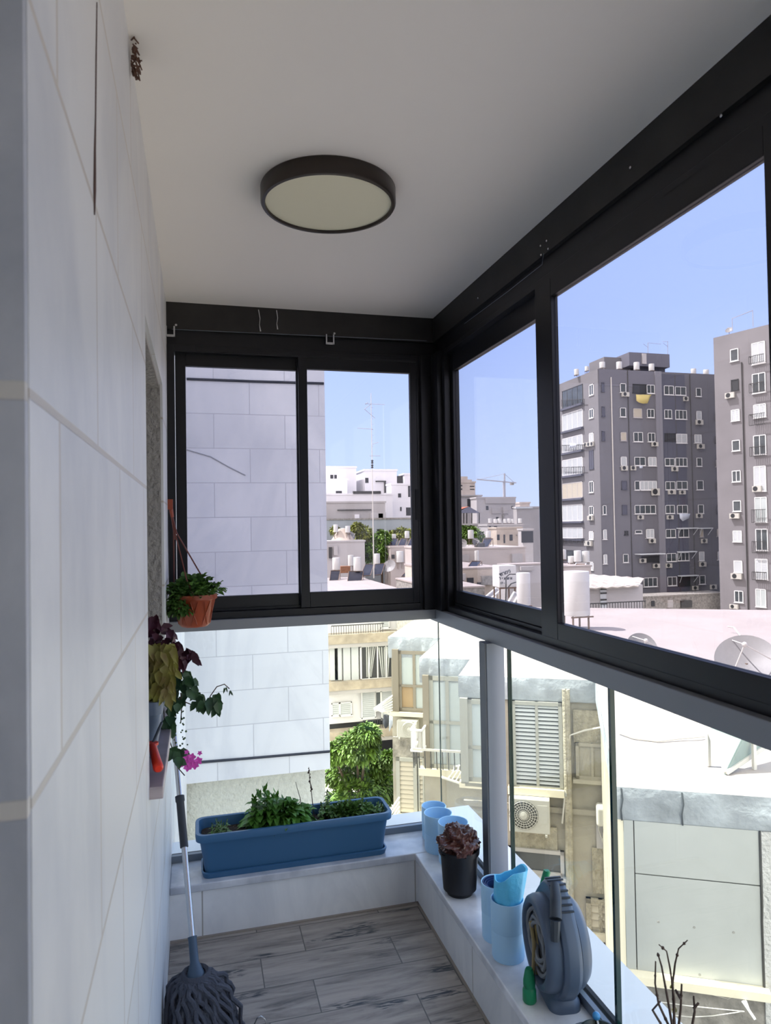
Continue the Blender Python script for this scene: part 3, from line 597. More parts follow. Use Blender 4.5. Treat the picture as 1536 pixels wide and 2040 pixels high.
# ------------------------------------------------------------------ plants on the wall window sill
t = thing('sill_planter', 'slate blue rimmed planter on the marble sill in the left wall', 'planter', (-.2,2.28,.957))
loft(MB(), [rr(-.27,-.118,2.02,2.55,.02,.957), rr(-.285,-.104,2.0,2.57,.02,1.075), rr(-.29,-.098,1.985,2.58,.022,1.078), rr(-.29,-.098,1.985,2.58,.022,1.112), rr(-.278,-.110,2.0,2.57,.02,1.112), rr(-.275,-.113,2.01,2.56,.02,1.06)]).build('planter_body', mat('slate blue plastic', (.10,.14,.21), .4), t)
MB().box(-.272,-.116,2.015,2.555,1.055,1.085).build('soil', M['soil'], t)
def px_leaves(b, L, Y0, Y1, size, wr, down=-.4, n=1):
    for (x, y) in L:
        for k in range(n):
            q = pY(x+rnd(-4,4), y+rnd(-4,4), rnd(Y0,Y1)); a = rnd(-.8,.8)
            b.leaf(q, (math.sin(a), rnd(-.5,.2), down+rnd(-.4,.4)), (rnd(-.4,.4),-1,rnd(.1,.6)), size*rnd(.7,1.15), size*wr*rnd(.8,1.1), .15, .25)
random.seed(11)
b = MB(); px_leaves(b, [(x,y) for x in range(298,342,7) for y in range(1284,1380,9)], 1.98, 2.3, .042, .5, -.9, 3)
b2 = MB()
for x in (305,318,330): P = [pY(x,1400,2.15), pY(x,1340,2.15), pY(x-3,1290,2.15)]; b2.tube(P, .003, 5)
t = thing('coleus_plant', 'yellow green coleus with drooping leaves on the left sill', 'plant', (-.15,2.1,1.09)); b.build('leaves', M['leafyel'], t); b2.build('stems', M['stem'], t)
b = MB(); px_leaves(b, [(305,1240),(310,1262),(318,1250),(330,1272),(335,1258),(340,1285),(345,1295),(350,1280),(358,1290),(365,1300),(375,1295),(380,1305),(330,1300),(322,1285),(350,1310),(345,1325),(368,1310),(308,1282),(303,1228),(312,1240)], 2.25, 2.4, .036, .65, -.3, 4)
b2 = MB()
for tx, ty in ((305,1240),(345,1270),(375,1292)): P = [pY(318,1390,2.3), pY((318+tx)/2-3,1320,2.3), pY(tx,ty,2.3)]; b2.tube(P, .0022, 5)
t = thing('purple_oxalis', 'dark purple leaved plant above the ivy on the left sill', 'plant', (-.15,2.3,1.09)); b.build('leaves', M['leafpur'], t); b2.build('stems', M['stem'], t)
b = MB(); px_leaves(b, [(350,1345),(362,1340),(372,1350),(358,1365),(345,1375),(370,1375),(385,1368),(392,1380),(400,1388),(392,1398),(360,1390),(350,1400),(340,1410),(368,1340),(380,1350),(345,1355),(405,1398),(416,1392),(428,1388),(432,1400),(335,1395)], 2.3, 2.5, .034, .85, -.5, 3)
px_leaves(b, [(330,1430),(337,1440),(343,1428),(325,1440),(345,1498),(352,1490),(350,1510),(358,1500)], 2.3, 2.4, .04, .85, -.5, 2)
px_leaves(b, [(415,1405),(434,1385),(440,1395),(430,1410)], 2.35, 2.4, .025, .8, -.4, 2)
b2 = MB()
for path in ([(338,1380),(360,1395),(390,1407),(412,1402),(420,1385),(432,1368),(447,1363),(457,1372)], [(325,1400),(328,1440),(338,1475),(346,1500),(360,1515),(375,1520)], [(345,1500),(355,1530),(368,1545)], [(360,1380),(362,1410),(360,1440)]):
    b2.tube([pY(x,y,2.36) for x, y in path], .0018, 5)
for k in range(55):
    x = 352+12*math.sin(k*.9)+k*.05; y = 1400+k*1.9; b.ball(pY(x+rnd(-8,8), y, rnd(2.3,2.4)), rnd(.002,.0038), (1,1,1), 6, 4)
px_leaves(b, [(450,1368),(457,1374)], 2.36, 2.36, .018, .3, -1, 3)
t = thing('trailing_geranium', 'trailing ivy leaved geranium hanging from the left sill planter', 'plant', (-.12,2.35,1.09)); b.build('leaves', M['leafdk'], t); b2.build('stems', M['stem'], t)
fl = MB()
for (x, y) in ((372,1512),(380,1520),(374,1528),(388,1524),(366,1520),(382,1508),(398,1500),(395,1515),(372,1498)):
    c = pY(x,y,2.33)
    for k in range(5):
        a = 2*PI*k/5+x; fl.leaf(c, (math.cos(a), -.25, math.sin(a)), (0,-1,.2), .015 if y > 1502 else .009, .012 if y > 1502 else .006, .1, 0)
fl.build('flowers', M['pink'], t)
A_, B_ = pY(303,1484,1.93), pY(316,1532,1.80); t = thing('hand_trowel', 'red handled hand trowel lying at the near end of the left sill', 'trowel', B_)
MB().tube([A_, A_.lerp(B_,.12), A_.lerp(B_,.5), A_.lerp(B_,.95), B_], [.007,.0105,.011,.0125,.008], 14).lathe([(0,0),(.016,0),(.016,.006),(0,.006)], A_, 14).build('handle', M['red'], t)
MB().tube([A_, pY(322,1440,2.0)], .004, 8).build('shank', M['reeldark'], t)
# ================================================================== OUTSIDE
GZ = -14.5
SH = 500
def simple(name, col, rough=.85, noise=None, bump=None, **k): return mat(name, col, rough, noise=noise, bump=bump, **k)
X = dict(
 ground = simple('street', (.45,.42,.37), noise=(.2,.3)),
 roof = simple('white roof coating', (.40,.35,.325), noise=(.7,.10), bump=(1.5,.5,.05)),
 membrane = simple('crumpled roofing membrane', (.42,.46,.50), .55, noise=(2.2,.38), bump=(2.2,.9,.10)),
 nwall = simple('beige render', (.44,.41,.34), noise=(1.6,.25), bump=(16,.5,.02)),
 nwall2 = simple('rough spatter render', (.48,.44,.34), noise=(9,.3), bump=(22,1,.04)),
 conc = simple('stained concrete', (.36,.34,.31), noise=(5,.5), bump=(20,.8,.02)),
 rough = simple('rough light stucco', (.60,.60,.59), noise=(8,.15), bump=(26,1,.04)),
 cream = simple('cream ledge', (.80,.74,.58)),
 panel = simple('pale metal panel', (.46,.48,.47), .5, noise=(1.2,.12)),
 bronze = simple('bronze window frame', (.25,.22,.17), .5),
 taupe = simple('grey green frame', (.38,.38,.34), .5),
 shutter = simple('white shutter slats', (.55,.58,.59), .5),
 shutb = simple('beige roller shutter', (.55,.50,.40), .6),
 shade = simple('shutter backing', (.10,.11,.11)),
 dark = simple('dark opening', (.03,.032,.036), .5),
 winglass = simple('window glass', (.09,.105,.115), .12, noise=(1.2,.4)),
 winwhite = simple('curtained glass', (.50,.55,.54), .2, noise=(.9,.12)),
 winteal = simple('pale blue curtained glass', (.52,.58,.60), .2, noise=(.6,.08)),
 curtain = simple('curtain', (.50,.52,.50), .9),
 orange = simple('orange curtain', (.42,.30,.17), .9, noise=(1,.3)),
 slate = simple('grey tower paint', (.165,.165,.187), noise=(.12,.14)),
 slate2 = simple('dark slate strip paint', (.095,.10,.135), noise=(.2,.15)),
 slate3 = simple('light grey tower paint', (.19,.185,.195), noise=(.1,.1)),
 pale = simple('pale grey paint', (.50,.48,.475), noise=(.2,.1)),
 whiteb = simple('white building paint', (.80,.79,.80)),
 greyb = simple('grey building paint', (.45,.43,.42), noise=(.3,.15)),
 beigeb = simple('beige building paint', (.58,.50,.42), noise=(.5,.25)),
 pinkb = simple('faded wall', (.52,.465,.43), noise=(.4,.2)),
 greenband = simple('grey green wall', (.36,.40,.42), noise=(.3,.1)),
 acw = simple('air conditioner casing', (.52,.51,.46), .5),
 tank = simple('white water tank', (.62,.62,.60), .45, noise=(2,.08)),
 solar = simple('solar panel', (.035,.035,.045), .25, noise=(1,.4)),
 rust = simple('rusty frame', (.22,.15,.11), .8, noise=(3,.4)),
 brick = simple('brown brick', (.32,.15,.08), noise=(6,.4)),
 tile = simple('terracotta roof', (.50,.17,.10), noise=(3,.3)),
 iron = simple('black iron', (.05,.05,.05), .6),
 pipe = simple('pale pipe', (.60,.58,.54), .6),
 dish = simple('satellite dish', (.24,.235,.235), .5, noise=(1,.15)),
 awn = simple('awning', (.62,.66,.68), .6),
 yellow = simple('yellow cloth', (.62,.52,.20), .9), clothb = simple('dark cloth', (.04,.045,.06), .9), clothw = simple('pale cloth', (.55,.6,.68), .9),
 tree = simple('tree leaves', (.14,.26,.03), .55, noise=(1.3,.65)), tree2 = simple('far tree leaves', (.30,.34,.045), .6, noise=(.8,.6)), treed = simple('deep green leaves', (.10,.19,.035), .55, noise=(1.5,.6)),
 bark = simple('bark', (.09,.065,.045)), crane = simple('crane steel', (.35,.36,.40)), cranered = simple('red crane steel', (.55,.12,.06)),
 bluecl = simple('blue sheet', (.05,.22,.42), .4, noise=(.5,.3)),
)
struct(MB().box(-500,900,-200,1500,GZ-.5,GZ).build('floor_street', X['ground']), 'pale street level far below')
# neighbour wing of the same building
b = MB(); xr = pY(650,1000,6.3).x
z_end = pY(655,1532,6.3).z
b.box(-4,xr,6.3,11,z_end,4); o = b.build('wall_neighbour', M['farmar']); struct(o, 'white marble clad wall beyond the far window')
for (px0,py0,px1,py1,w_) in ((372,755,645,764,.012),(340,1523,657,1497,.011)):
    MB().tube([pY(px0,py0,6.295), pY((px0+px1)/2,(py0+py1)/2+.5,6.295), pY(px1,py1,6.295)], w_, 6).build('joint', simple('black sealant', (.03,.035,.05)), o)
MB().tube([pY(372,896,6.297), pY(420,910,6.297), pY(455,930,6.297), pY(489,947,6.297)], .005, 5).build('crack', simple('crack grey', (.32,.33,.36)), o)
x2 = pY(649,1600,6.4).x
struct(MB().box(-4,x2,6.42,11,GZ,z_end).build('wall_plastered', simple('cream spattered render', (.66,.66,.58), noise=(26,.12), bump=(30,.8,.02))), 'rough cream render below the marble clad wall')
# ------------------------------------------------------------------ facades
class Fac:
    def __init__(s, P0, u):
        s.P0 = Vector((P0[0],P0[1],0)); s.u = Vector((u[0],u[1],0)).normalized(); s.n = Vector((s.u.y,-s.u.x,0))
        if s.n.dot(CAM-s.P0) < 0: s.n = -s.n
    def pt(s, x, y, out=0):
        d = ray(x,y); t = (s.P0+s.n*out-CAM).dot(s.n)/d.dot(s.n); return CAM+d*t
    def sz(s, x, y, out=0): p = s.pt(x,y,out); return (p-s.P0).dot(s.u), p.z
    def xf(s, p): return s.P0+s.u*p.x+s.n*p.y+Vector((0,0,p.z))
    def W(s, a, o, z): return s.xf(Vector((a,o,z)))
    def rect(s, r):      # pixel rect -> s0,s1,z0,z1
        x0,y0,x1,y1 = r; xm, ym = (x0+x1)/2, (y0+y1)/2
        a0 = s.sz(x0,ym)[0]; a1 = s.sz(x1,ym)[0]; z1 = s.sz(xm,y0)[1]; z0 = s.sz(xm,y1)[1]
        return min(a0,a1), max(a0,a1), z0, z1
KW = dict(w=('white','winglass'), s=('white','shutter'), d=('dark','dark'), b=('pale','shutb'), g=('slate2','slate2'), k=('iron','winglass'), c=('white','winwhite'))
X['white'] = M['white']
def window(fac, root, r, kind='w', n=None, frame=None, pane=None, th=.06, name='window', out=.0, hbar=None, big=False):
    a0,a1,z0,z1 = fac.rect(r); fm, pm = KW[kind]; fm = X[frame] if frame else X[fm]; pm = X[pane] if pane else X[pm]
    b = MB(fac.xf); o0, o1 = out-.02, out+.05
    b.box(a0,a1,o0,o1,z0,z0+th).box(a0,a1,o0,o1,z1-th,z1).box(a0,a0+th,o0,o1,z0,z1).box(a1-th,a1,o0,o1,z0,z1)
    n = n if n is not None else (max(1, round((a1-a0)/.75)) if kind in 'wskc' else 1)
    for k in range(1, n): c = a0+(a1-a0)*k/n; b.box(c-th*.4,c+th*.4,o0,o1-.01,z0,z1)
    for hz in (hbar or ()): b.box(a0,a1,o0,o1,z0+(z1-z0)*hz-th*.35,z0+(z1-z0)*hz+th*.35)
    b.box(a0-.06,a1+.06,-.02,out+.10,z0-.07,z0)
    w = b.build(name, fm, root, loc=fac.W((a0+a1)/2,0,z0))
    p = MB(fac.xf)
    if pm in (X['shutter'], X['shutb']):
        ns = max(3, min(60, int((z1-z0)/(.075 if big else .12)))); h = (z1-z0)/ns
        dk = .45 if big else .12
        MB(fac.xf).box(a0+.02,a1-.02,out-.03,out-.012,z0,z1).build('backing', X['shade'], w)
        for k in range(ns): zz = z0+k*h; p.add([(a0+.02,out,zz+h),(a1-.02,out,zz+h),(a1-.02,.035+out,zz+dk*h),(a0+.02,.035+out,zz+dk*h),(a1-.02,.03+out,zz+dk*h-.004),(a0+.02,.03+out,zz+dk*h-.004)], [(0,1,2,3),(3,2,4,5)])
    else: p.box(a0+.02,a1-.02,out-.01,out+.012,z0+.02,z1-.02)
    p.build('pane', pm, w)
    return w
AXC = {}
def ac(fac, r, label, group=None, out=.0, rings=False, name='air_conditioner', detail=False):
    a0,a1,z0,z1 = fac.rect(r); d = .32
    t = thing(name, label, 'air conditioner', fac.W((a0+a1)/2, out, z0), group)
    MB(fac.xf).box(a0,a1,out+.03,out+d,z0+.04,z1).build('casing', X['acw'], t, bevel=.015 if detail else 0)
    h = (z1-z0); c = a0+(a1-a0)*(.36 if not rings else .62); R = h*.40
    g = MB(fac.xf); n = 28; vs = []; fs = []
    for rr_ in ((R,),):
        vs = [(c+R*math.cos(2*PI*k/n), out+d+.012, z0+.02+h*.52+R*math.sin(2*PI*k/n)) for k in range(n)]+[(c+R*math.cos(2*PI*k/n), out+d-.01, z0+.02+h*.52+R*math.sin(2*PI*k/n)) for k in range(n)]
        g.add(vs, [tuple(range(n))]+[(k,(k+1)%n,(k+1)%n+n,k+n) for k in range(n)])
    gr = g.build('fan', X['dark'] if not detail else simple('fan shadow', (.10,.10,.09)), t)
    if detail:
        w = MB(fac.xf)
        for q in range(1,7): w.tube([(c+R*q/6.3*math.cos(2*PI*k/24), out+d+.02, z0+.02+h*.52+R*q/6.3*math.sin(2*PI*k/24)) for k in range(25)], .006 if not rings else .018, 4)
        if not rings:
            for k in range(24): a = 2*PI*k/24; w.tube([(c+.04*math.cos(a), out+d+.022, z0+.02+h*.52+.04*math.sin(a)), (c+R*math.cos(a), out+d+.022, z0+.02+h*.52+R*math.sin(a))], .005, 4)
            w.box(a0+(a1-a0)*.70,a0+(a1-a0)*.95,out+d,out+d+.006,z0+h*.35,z0+h*.85)
        w.lathe([(0,0),(.07,0),(.07,.02),(0,.03)], (c,out+d+.015,z0+.02+h*.52), 16, 'Y')
        w.build('fan_guard', X['acw'], t)
    for ab in (a0+.05, a1-.09): MB(fac.xf).box(ab,ab+.04,out-.02,out+d+.04,z0,z0+.04).build('bracket', X['acw'], t)
    return t
def tank(px, py0, py1, w, Y=None, z=None, label='', name='water_tank', stand=True, standh=.6, group=None, m=None):
    """white cylinder: px centre, py0 top, py1 bottom of the drum, w width in pixels, at depth Y"""
    top = pY(px,py0,Y); bot = pY(px,py1,Y); r = abs(pY(px+w/2,py0,Y).x-pY(px-w/2,py0,Y).x)/2
    t = thing(name, label, 'water tank', (bot.x,Y,bot.z-standh), group)
    MB().lathe([(0,bot.z),(r*.98,bot.z),(r,bot.z+.03),(r,top.z-.03),(r*.97,top.z),(0,top.z+.02)], (bot.x,Y,0), 20).build('drum', m or X['tank'], t)
    if stand:
        b = MB(); zz = bot.z-.005
        for k in range(4):
            a = PI/4+k*PI/2; b.bar((bot.x+r*.9*math.cos(a),Y+r*.9*math.sin(a),bot.z-standh),(bot.x+r*.9*math.cos(a),Y+r*.9*math.sin(a),zz), .04)
        b.box(bot.x-r*.9,bot.x+r*.9,Y-r*.9,Y-r*.82,zz-.04,zz).box(bot.x-r*.9,bot.x+r*.9,Y+r*.82,Y+r*.9,zz-.04,zz)
        b.build('stand', X['rust'], t)
    return t
def panel(pts, Y0, Y1, label, name='solar_panel', m=None, group=None):
    """tilted collector: pts = pixel (bottom left, bottom right, top right, top left), bottom at Y0, top at Y1"""
    q = [pY(*pts[0],Y0),pY(*pts[1],Y0),pY(*pts[2],Y1),pY(*pts[3],Y1)]; n = (q[1]-q[0]).cross(q[3]-q[0]).normalized()
    if n.z < 0: n = -n
    t = thing('solar_collector', label, 'solar collector', (q[0]+q[1])/2, group)
    P = q+[v-n*.08 for v in q]; F = [(0,1,2,3),(4,7,6,5),(0,4,5,1),(1,5,6,2),(2,6,7,3),(3,7,4,0)]
    MB().add(P,F).build('panel', m or X['solar'], t)
    b = MB()
    for i in range(4): b.bar(q[i]+n*.01,q[(i+1)%4]+n*.01,.05)
    zg = min(v.z for v in q)-.12
    for i in (2,3): b.bar(q[i]-n*.05,(q[i].x,q[i].y,zg),.04)
    b.build('panel_frame', X['rust'] if m is None else M['white'], t); return t
def dish(px, py, rp, Y, label, face=(-.3,-.5,.6), zr=None):
    c = pY(px,py,Y); r = abs(pY(px+rp,py,Y).x-c.x); f = Vector(face).normalized(); q = f.to_track_quat('Z','Y')
    t = thing('satellite_dish', label, 'satellite dish', (c.x,c.y,(zr if zr is not None else c.z-r)))
    b = MB(lambda p: c+q@p); b.lathe([(0,-.0),(r*.5,r*.07),(r,r*.28),(r,r*.30),(r*.5,r*.10),(0,.03)], (0,0,-r*.15), 32); b.build('reflector', X['dish'], t)
    b = MB(); tip = c+f*r*1.0
    for k in range(3): a = 2*PI*k/3; b.tube([c+q@Vector((r*.9*math.cos(a),r*.9*math.sin(a),r*.1)), tip], .012, 5)
    b.ball(tip, .05, (1,1,1), 8, 6); b.build('feed_arm', X['pipe'], t)
    MB().tube([c-f*r*.1, c-f*r*.1-Vector((0,0,r*.3)), (c.x,c.y,(zr if zr is not None else c.z-r))], .03, 8).build('mount', X['rust'], t); return t
# ------------------------------------------------------------------ nearest building: stepped white roofed block
u = Vector((.873,-.488,0)); nn = Vector((.488,.873,0)); ZR = -1.43
def nxf(p): return u*p.x+nn*p.y+Vector((0,0,p.z))
def fac_n(b): return Fac(nn*b, u)
F4, F3, F2, F1 = fac_n(8.46), fac_n(14.05), fac_n(15.75), fac_n(18.65)
nb = thing('stepped_apartment_building', 'nearest stepped apartment block with white roof and shuttered bays', 'building', (8,16,GZ))
b = MB(nxf)
for a0,a1,b0,b1 in ((.58,9,8.5,26),(-2.06,.58,14.09,26),(-3.2,-2.06,15.79,24),(-4.66,-3.2,18.69,22)): b.box(a0,a1,b0,b1,GZ,ZR-.33)
b.build('wall', X['nwall'], nb)
b = MB(nxf)
def roofslab(b, a0,a1,b0,b1,hump=.0):
    n, m_ = 14, 10; vs = []; 
    for i in range(n+1):
        for j in range(m_+1):
            s, t_ = i/n, j/m_; e_ = min(s,1-s,t_*1.0)*4; vs.append((a0+(a1-a0)*s, b0+(b1-b0)*t_, ZR+hump*min(1,e_)+.02*math.sin(i*1.7+j)*(0<i<n)*(0<j<m_)))
    b.add(vs, [(i*(m_+1)+j,(i+1)*(m_+1)+j,(i+1)*(m_+1)+j+1,i*(m_+1)+j+1) for i in range(n) for j in range(m_)], True)
roofslab(b,.50,9.2,8.42,26); roofslab(b,-2.12,.52,14.0,26); roofslab(b,-3.26,-2.1,15.7,24,.22); roofslab(b,-4.72,-3.18,18.6,22,.22)
b.build('roof', X['roof'], nb)
b = MB(nxf)
def fascia(a0,a1,b0,b1,z0=-1.80,left=True):
    n = 24
    vs = []; 
    for i in range(n+1):
        a = a0+(a1-a0)*i/n
        for j in range(5):
            z = ZR+.01+(z0-ZR)*j/4; vs.append((a, b0-(.02*math.sin(i*.9+j)*math.sin(i*.37)+.015 if 0<j<4 else 0), z))
    b.add(vs, [(i*5+j,(i+1)*5+j,(i+1)*5+j+1,i*5+j+1) for i in range(n) for j in range(4)], True)
    b.add([(a0,b0,ZR+.01),(a0,b1,ZR+.01),(a0,b1,z0),(a0,b0,z0)],[(0,1,2,3)])
    b.box(a0+.01,a1,b0+.01,b0+.1,z0,ZR-.02)
fascia(.50,9.2,8.42,14.0,-1.79); fascia(-2.12,.52,14.0,15.7,-1.86); fascia(-3.26,-2.1,15.7,18.6,-1.98); fascia(-4.72,-3.2,18.6,22,-2.0)
b.build('roof_edge', X['membrane'], nb)
# cracks and joint marks on the roof edge
for a in (.56, 1.20): MB(nxf).tube([(a,8.41,ZR),(a+.01,8.385,-1.55),(a-.01,8.39,-1.67),(a,8.41,-1.79)], .010, 4).build('edge_joint', simple('tar', (.06,.07,.08)), nb)
# right block: metal panels, ledge, concrete
P = lambda f,x,y: f.sz(x,y)
def fbox(fac, r, o0, o1): a0,a1,z0,z1 = fac.rect(r); return (a0,a1,o0,o1,z0,z1)
zt, zm, zb = -1.79, -2.38, -3.45
for (a0,a1,z0,z1) in ((.69,1.97,zm+.006,zt),(.69,1.97,zb,zm-.006),(.575,.68,zb,zt)):
    MB(F4.xf).box(a0,a1,.0,.035,z0,z1).build('metal_panel', X['panel'], nb, bevel=.004)
MB(F4.xf).box(.50,.573,-.02,.03,zb,zt).build('corner_post', X['cream'], nb)
MB(F4.xf).box(1.985,9,-.02,.05,GZ,zt).build('stucco_wall', X['rough'], nb)
MB(F4.xf).box(.50,2.02,-.02,.16,zb-.09,zb).build('ledge', X['cream'], nb)
MB(F4.xf).box(.56,1.985,-.02,.03,GZ,zb-.09).build('concrete_base', X['conc'], nb)
mk_ = simple('putty', (.30,.30,.28))
for px, py in ((1311,1833),(1382,1844),(1460,1854),(1393,1938)): a,z = F4.sz(px,py); MB(F4.xf).lathe([(0,0),(.014,0),(.012,.004),(0,.004)], (a,.036,z), 10, 'Y').build('patch_mark', mk_, nb)
MB(F4.xf).tube([(1.978,.045,zt),(1.98,.047,-2.6),(1.975,.045,-2.75),(1.98,.045,zb)], .012, 5).build('dark_gap', X['iron'], nb)
# laundry lines on that block
t = thing('laundry_line', 'white laundry lines on two brackets below the grey panels', 'laundry line', F4.W(1.3,.2,-3.8))
b = MB(); A1, A2 = F4.pt(1269,1955,.25), F4.pt(1270,2000,.25); C1, C2 = F4.pt(1480,1995,.3), F4.pt(1504,2030,.3)
b.bar(A1,A2,.025); b.bar(A2,A2-F4.n*.25,.02); b.build('bracket_bar', M['white'], t); b = MB(); b.bar(C1,C2,.025); b.bar(C1.lerp(C2,.5),C1.lerp(C2,.5)-F4.n*.3,.02); b.build('bracket_bar', M['white'], t)
b = MB(); Q0, Q1 = F4.pt(1270,1990,.25), F4.pt(1483,2015,.3); b.tube([Q0,Q0.lerp(Q1,.5)-Vector((0,0,.01)),Q1], .005, 5)
Q0 = F4.pt(1272,2002,.25); b.tube([Q0]+[F4.pt(x,y,.28) for x,y in ((1320,2020),(1375,2026),(1420,2024),(1460,2018))]+[Q1], .005, 5)
b.tube([F4.pt(x,y,.06) for x,y in ((1385,1965),(1420,1982),(1450,1990),(1475,1980))], .004, 5); b.build('line', X['pipe'], t)
# roof furniture of that block
t = thing('solar_collector', 'white tilted solar collector at the edge of the bright roof', 'solar panel', pZ(1440,1540,ZR))
q = [pZ(1447,1536,ZR+.04), pZ(1409,1470,ZR+.55), pZ(1478,1490,ZR+.75), pZ(1520,1500,ZR+.10)]
q = [pZ(1445,1538,ZR+.03), pZ(1410,1452,ZR+.45), pZ(1500,1425,ZR+.65), pZ(1545,1470,ZR+.25)]
P8 = q+[v-Vector((0,0,.06)) for v in q]; MB().add(P8,[(0,1,2,3),(4,7,6,5),(0,4,5,1),(1,5,6,2),(2,6,7,3),(3,7,4,0)]).build('collector_plate', simple('pale glass plate', (.26,.33,.32), .25), t)
b = MB(); b.bar(q[0],q[3],.07,.05); b.bar(q[0],q[1],.03); b.bar(q[2],(q[2].x,q[2].y,ZR),.04); b.bar(q[1],(q[1].x,q[1].y,ZR),.04); b.build('collector_frame', X['pipe'], t)
P = [pZ(x,y,ZR+.03) for x,y in ((1232,1459),(1262,1470),(1310,1476),(1360,1470),(1410,1466))]
tag(MB().tube(P,.018,6).build('conduit', X['pipe'], None, loc=P[0]), 'pale pipe lying across the bright roof', 'pipe')
# bays
MB(F3.xf).box(-2.06,.55,-.04,.02,-4.0,-3.9).build('string_course', X['nwall'], nb)
w = window(F3, nb, (1021,1396,1121,1570), 's', 2, frame='taupe', th=.07, out=.05, name='shuttered_window', big=True)
MB(F3.xf).box(*fbox(F3,(1013,1566,1124,1580),0,.16)).build('window_sill', X['cream'], nb)
window(F3, nb, (1012,1690,1124,1740), 'w', 1, frame='pale', pane='winglass', th=.07, name='window')
window(F3, nb, (1024,1742,1122,1850), 's', 2, frame='pale', th=.06, name='shuttered_window')
window(F3, nb, (1147,1480,1213,1552), 'c', 2, frame='nwall', pane='nwall', th=.06, name='recessed_shutter')
window(F3, nb, (1168,1790,1225,1862), 's', 2, frame='nwall2', pane='shutb', th=.09, name='louvred_vent')
MB(F3.xf).box(*fbox(F3,(1163,1856,1240,1870),0,.12)).build('window_sill', X['cream'], nb)
for r in ((1142,1415,1206,1480),(1020,1645,1110,1690),(1180,1690,1215,1780)): MB(F3.xf).box(*fbox(F3,r,-.01,.012)).build('spatter_patch', X['nwall2'], nb)
b = MB(F3.xf)
for x in (1127,1133): a,_ = F3.sz(x,1500); b.tube([(a,.10,-1.6),(a,.10,-8)], .045, 8)
b.build('downpipe', X['nwall2'], nb)
b = MB(); b.tube([F3.pt(x,y,.12) for x,y in ((1120,1640),(1128,1560),(1135,1465),(1165,1455),(1198,1449))], .018, 6); b.build('cable', X['pipe'], nb)
ac(F3, (1017,1580,1096,1650), 'white air conditioner with radial fan grille below the big louvred shutter', detail=True)
t = thing('water_heater', 'white wall boiler beside the thick dark glass edge', 'water heater', F3.W(*[*F3.sz(1202,1690)][:1],.2,F3.sz(1202,1690)[1]))
a0,a1,z0,z1 = F3.rect((1187,1597,1222,1635)); MB(F3.xf).box(a0,a1,.02,.32,z0,z1).build('casing', X['acw'], t, bevel=.05, seg=4)
a0,a1,z0,z1 = F3.rect((1188,1633,1222,1690)); MB(F3.xf).box(a0,a1,.0,.03,z0,z1).build('backboard', X['pale'], t)
a0,a1,z0,z1 = F3.rect((1198,1665,1214,1673)); MB(F3.xf).box(a0,a1,.03,.12,z0,z1).tube([(a0,.1,z1),(a0-.05,.12,(z0+z1)/2+.2),(a0,.1,z1+.45)],.012,5).build('valve', X['acw'], t)
# bay 3 left window, bay 2, bay 1
w = window(F3, nb, (933,1392,985,1556), 'c', 1, frame='taupe', pane='winteal', th=.09, hbar=(.42,), name='bay_window', out=.04)
MB(F3.xf).box(*fbox(F3,(917,1554,972,1566),0,.14)).build('window_sill', X['cream'], nb)
w = window(F2, nb, (856,1346,930,1530), 'c', 2, frame='taupe', pane='winteal', th=.10, hbar=(.50,), name='bay_window', out=.04)
MB(F2.xf).box(*fbox(F2,(838,1528,925,1542),0,.2)).build('window_sill', X['cream'], nb)
w = window(F1, nb, (795,1296,858,1416), 'c', 2, frame='bronze', pane='winwhite', th=.09, hbar=(.42,), name='bay_window', out=.04)
a0,a1,z0,z1 = F1.rect((797,1366,826,1408)); MB(F1.xf).box(a0,a1,.054,.06,z0,z1).build('orange_curtain', X['orange'], nb)
MB(F1.xf).box(*fbox(F1,(780,1416,846,1424),0,.2)).build('window_sill', X['cream'], nb)
MB(F1.xf).box(*fbox(F1,(784,1468,830,1508),-.01,.06)).build('spatter_patch', simple('mottled concrete', (.50,.47,.41), noise=(3,.6), bump=(12,1,.05)), nb)
window(F1, nb, (791,1508,832,1626), 'b', 1, frame='taupe', th=.10, name='shuttered_window', out=.03)
window(F1, nb, (834,1508,846,1626), 'b', 1, frame='taupe', th=.04, name='shuttered_window', out=.0)
MB(F1.xf).box(*fbox(F1,(784,1624,850,1636),0,.35)).build('window_sill', X['cream'], nb)
ac(F1, (796,1430,836,1466), 'white air conditioner with concentric ring grille under the bronze bay window', detail=True, rings=True)
for f_,r_,m_ in ((F1,(784,1292,796,1418),'bronze'),(F2,(845,1343,857,1530),'bronze'),(F3,(919,1388,934,1556),'taupe')): MB(f_.xf).box(*fbox(f_,r_,-.02,.14)).build('corner_post', X[m_], nb)
# iron balcony rail, white cage and racks
t = thing('iron_railing', 'dark iron railing before the middle bay window', 'railing', F2.W(*[F2.sz(870,1540)[0]],.5,F2.sz(870,1540)[1]))
a0,z1 = F2.sz(823,1492,.5); a1,z1b = F2.sz(922,1497,.5); _,z0 = F2.sz(870,1534,.5); a1 = -2.0; b = MB(F2.xf)
b.bar((a0,.5,z1),(a1,.5,z1),.045); b.bar((a0,.5,z1),(a0,.0,z1),.045); b.build('top_rail', X['pipe'], t)
b = MB(F2.xf); k = 0; a = a0
while a < a1: b.tube([(a,.5,z1),(a+.01,.53,(z1+z0)/2),(a,.45,z0)],.012,5); a += .13
for o in (.1,.25,.4): b.tube([(a0,o,z1),(a0,o*.8,z0)],.012,5)
b.build('balusters', X['iron'], t)
t = thing('window_cage', 'white metal cage box projecting over the middle bay railing', 'cage', F2.W(F2.sz(848,1480)[0],.3,F2.sz(848,1480)[1]))
a0,a1,z0,z1 = F2.rect((828,1442,850,1482)); b = MB(F2.xf)
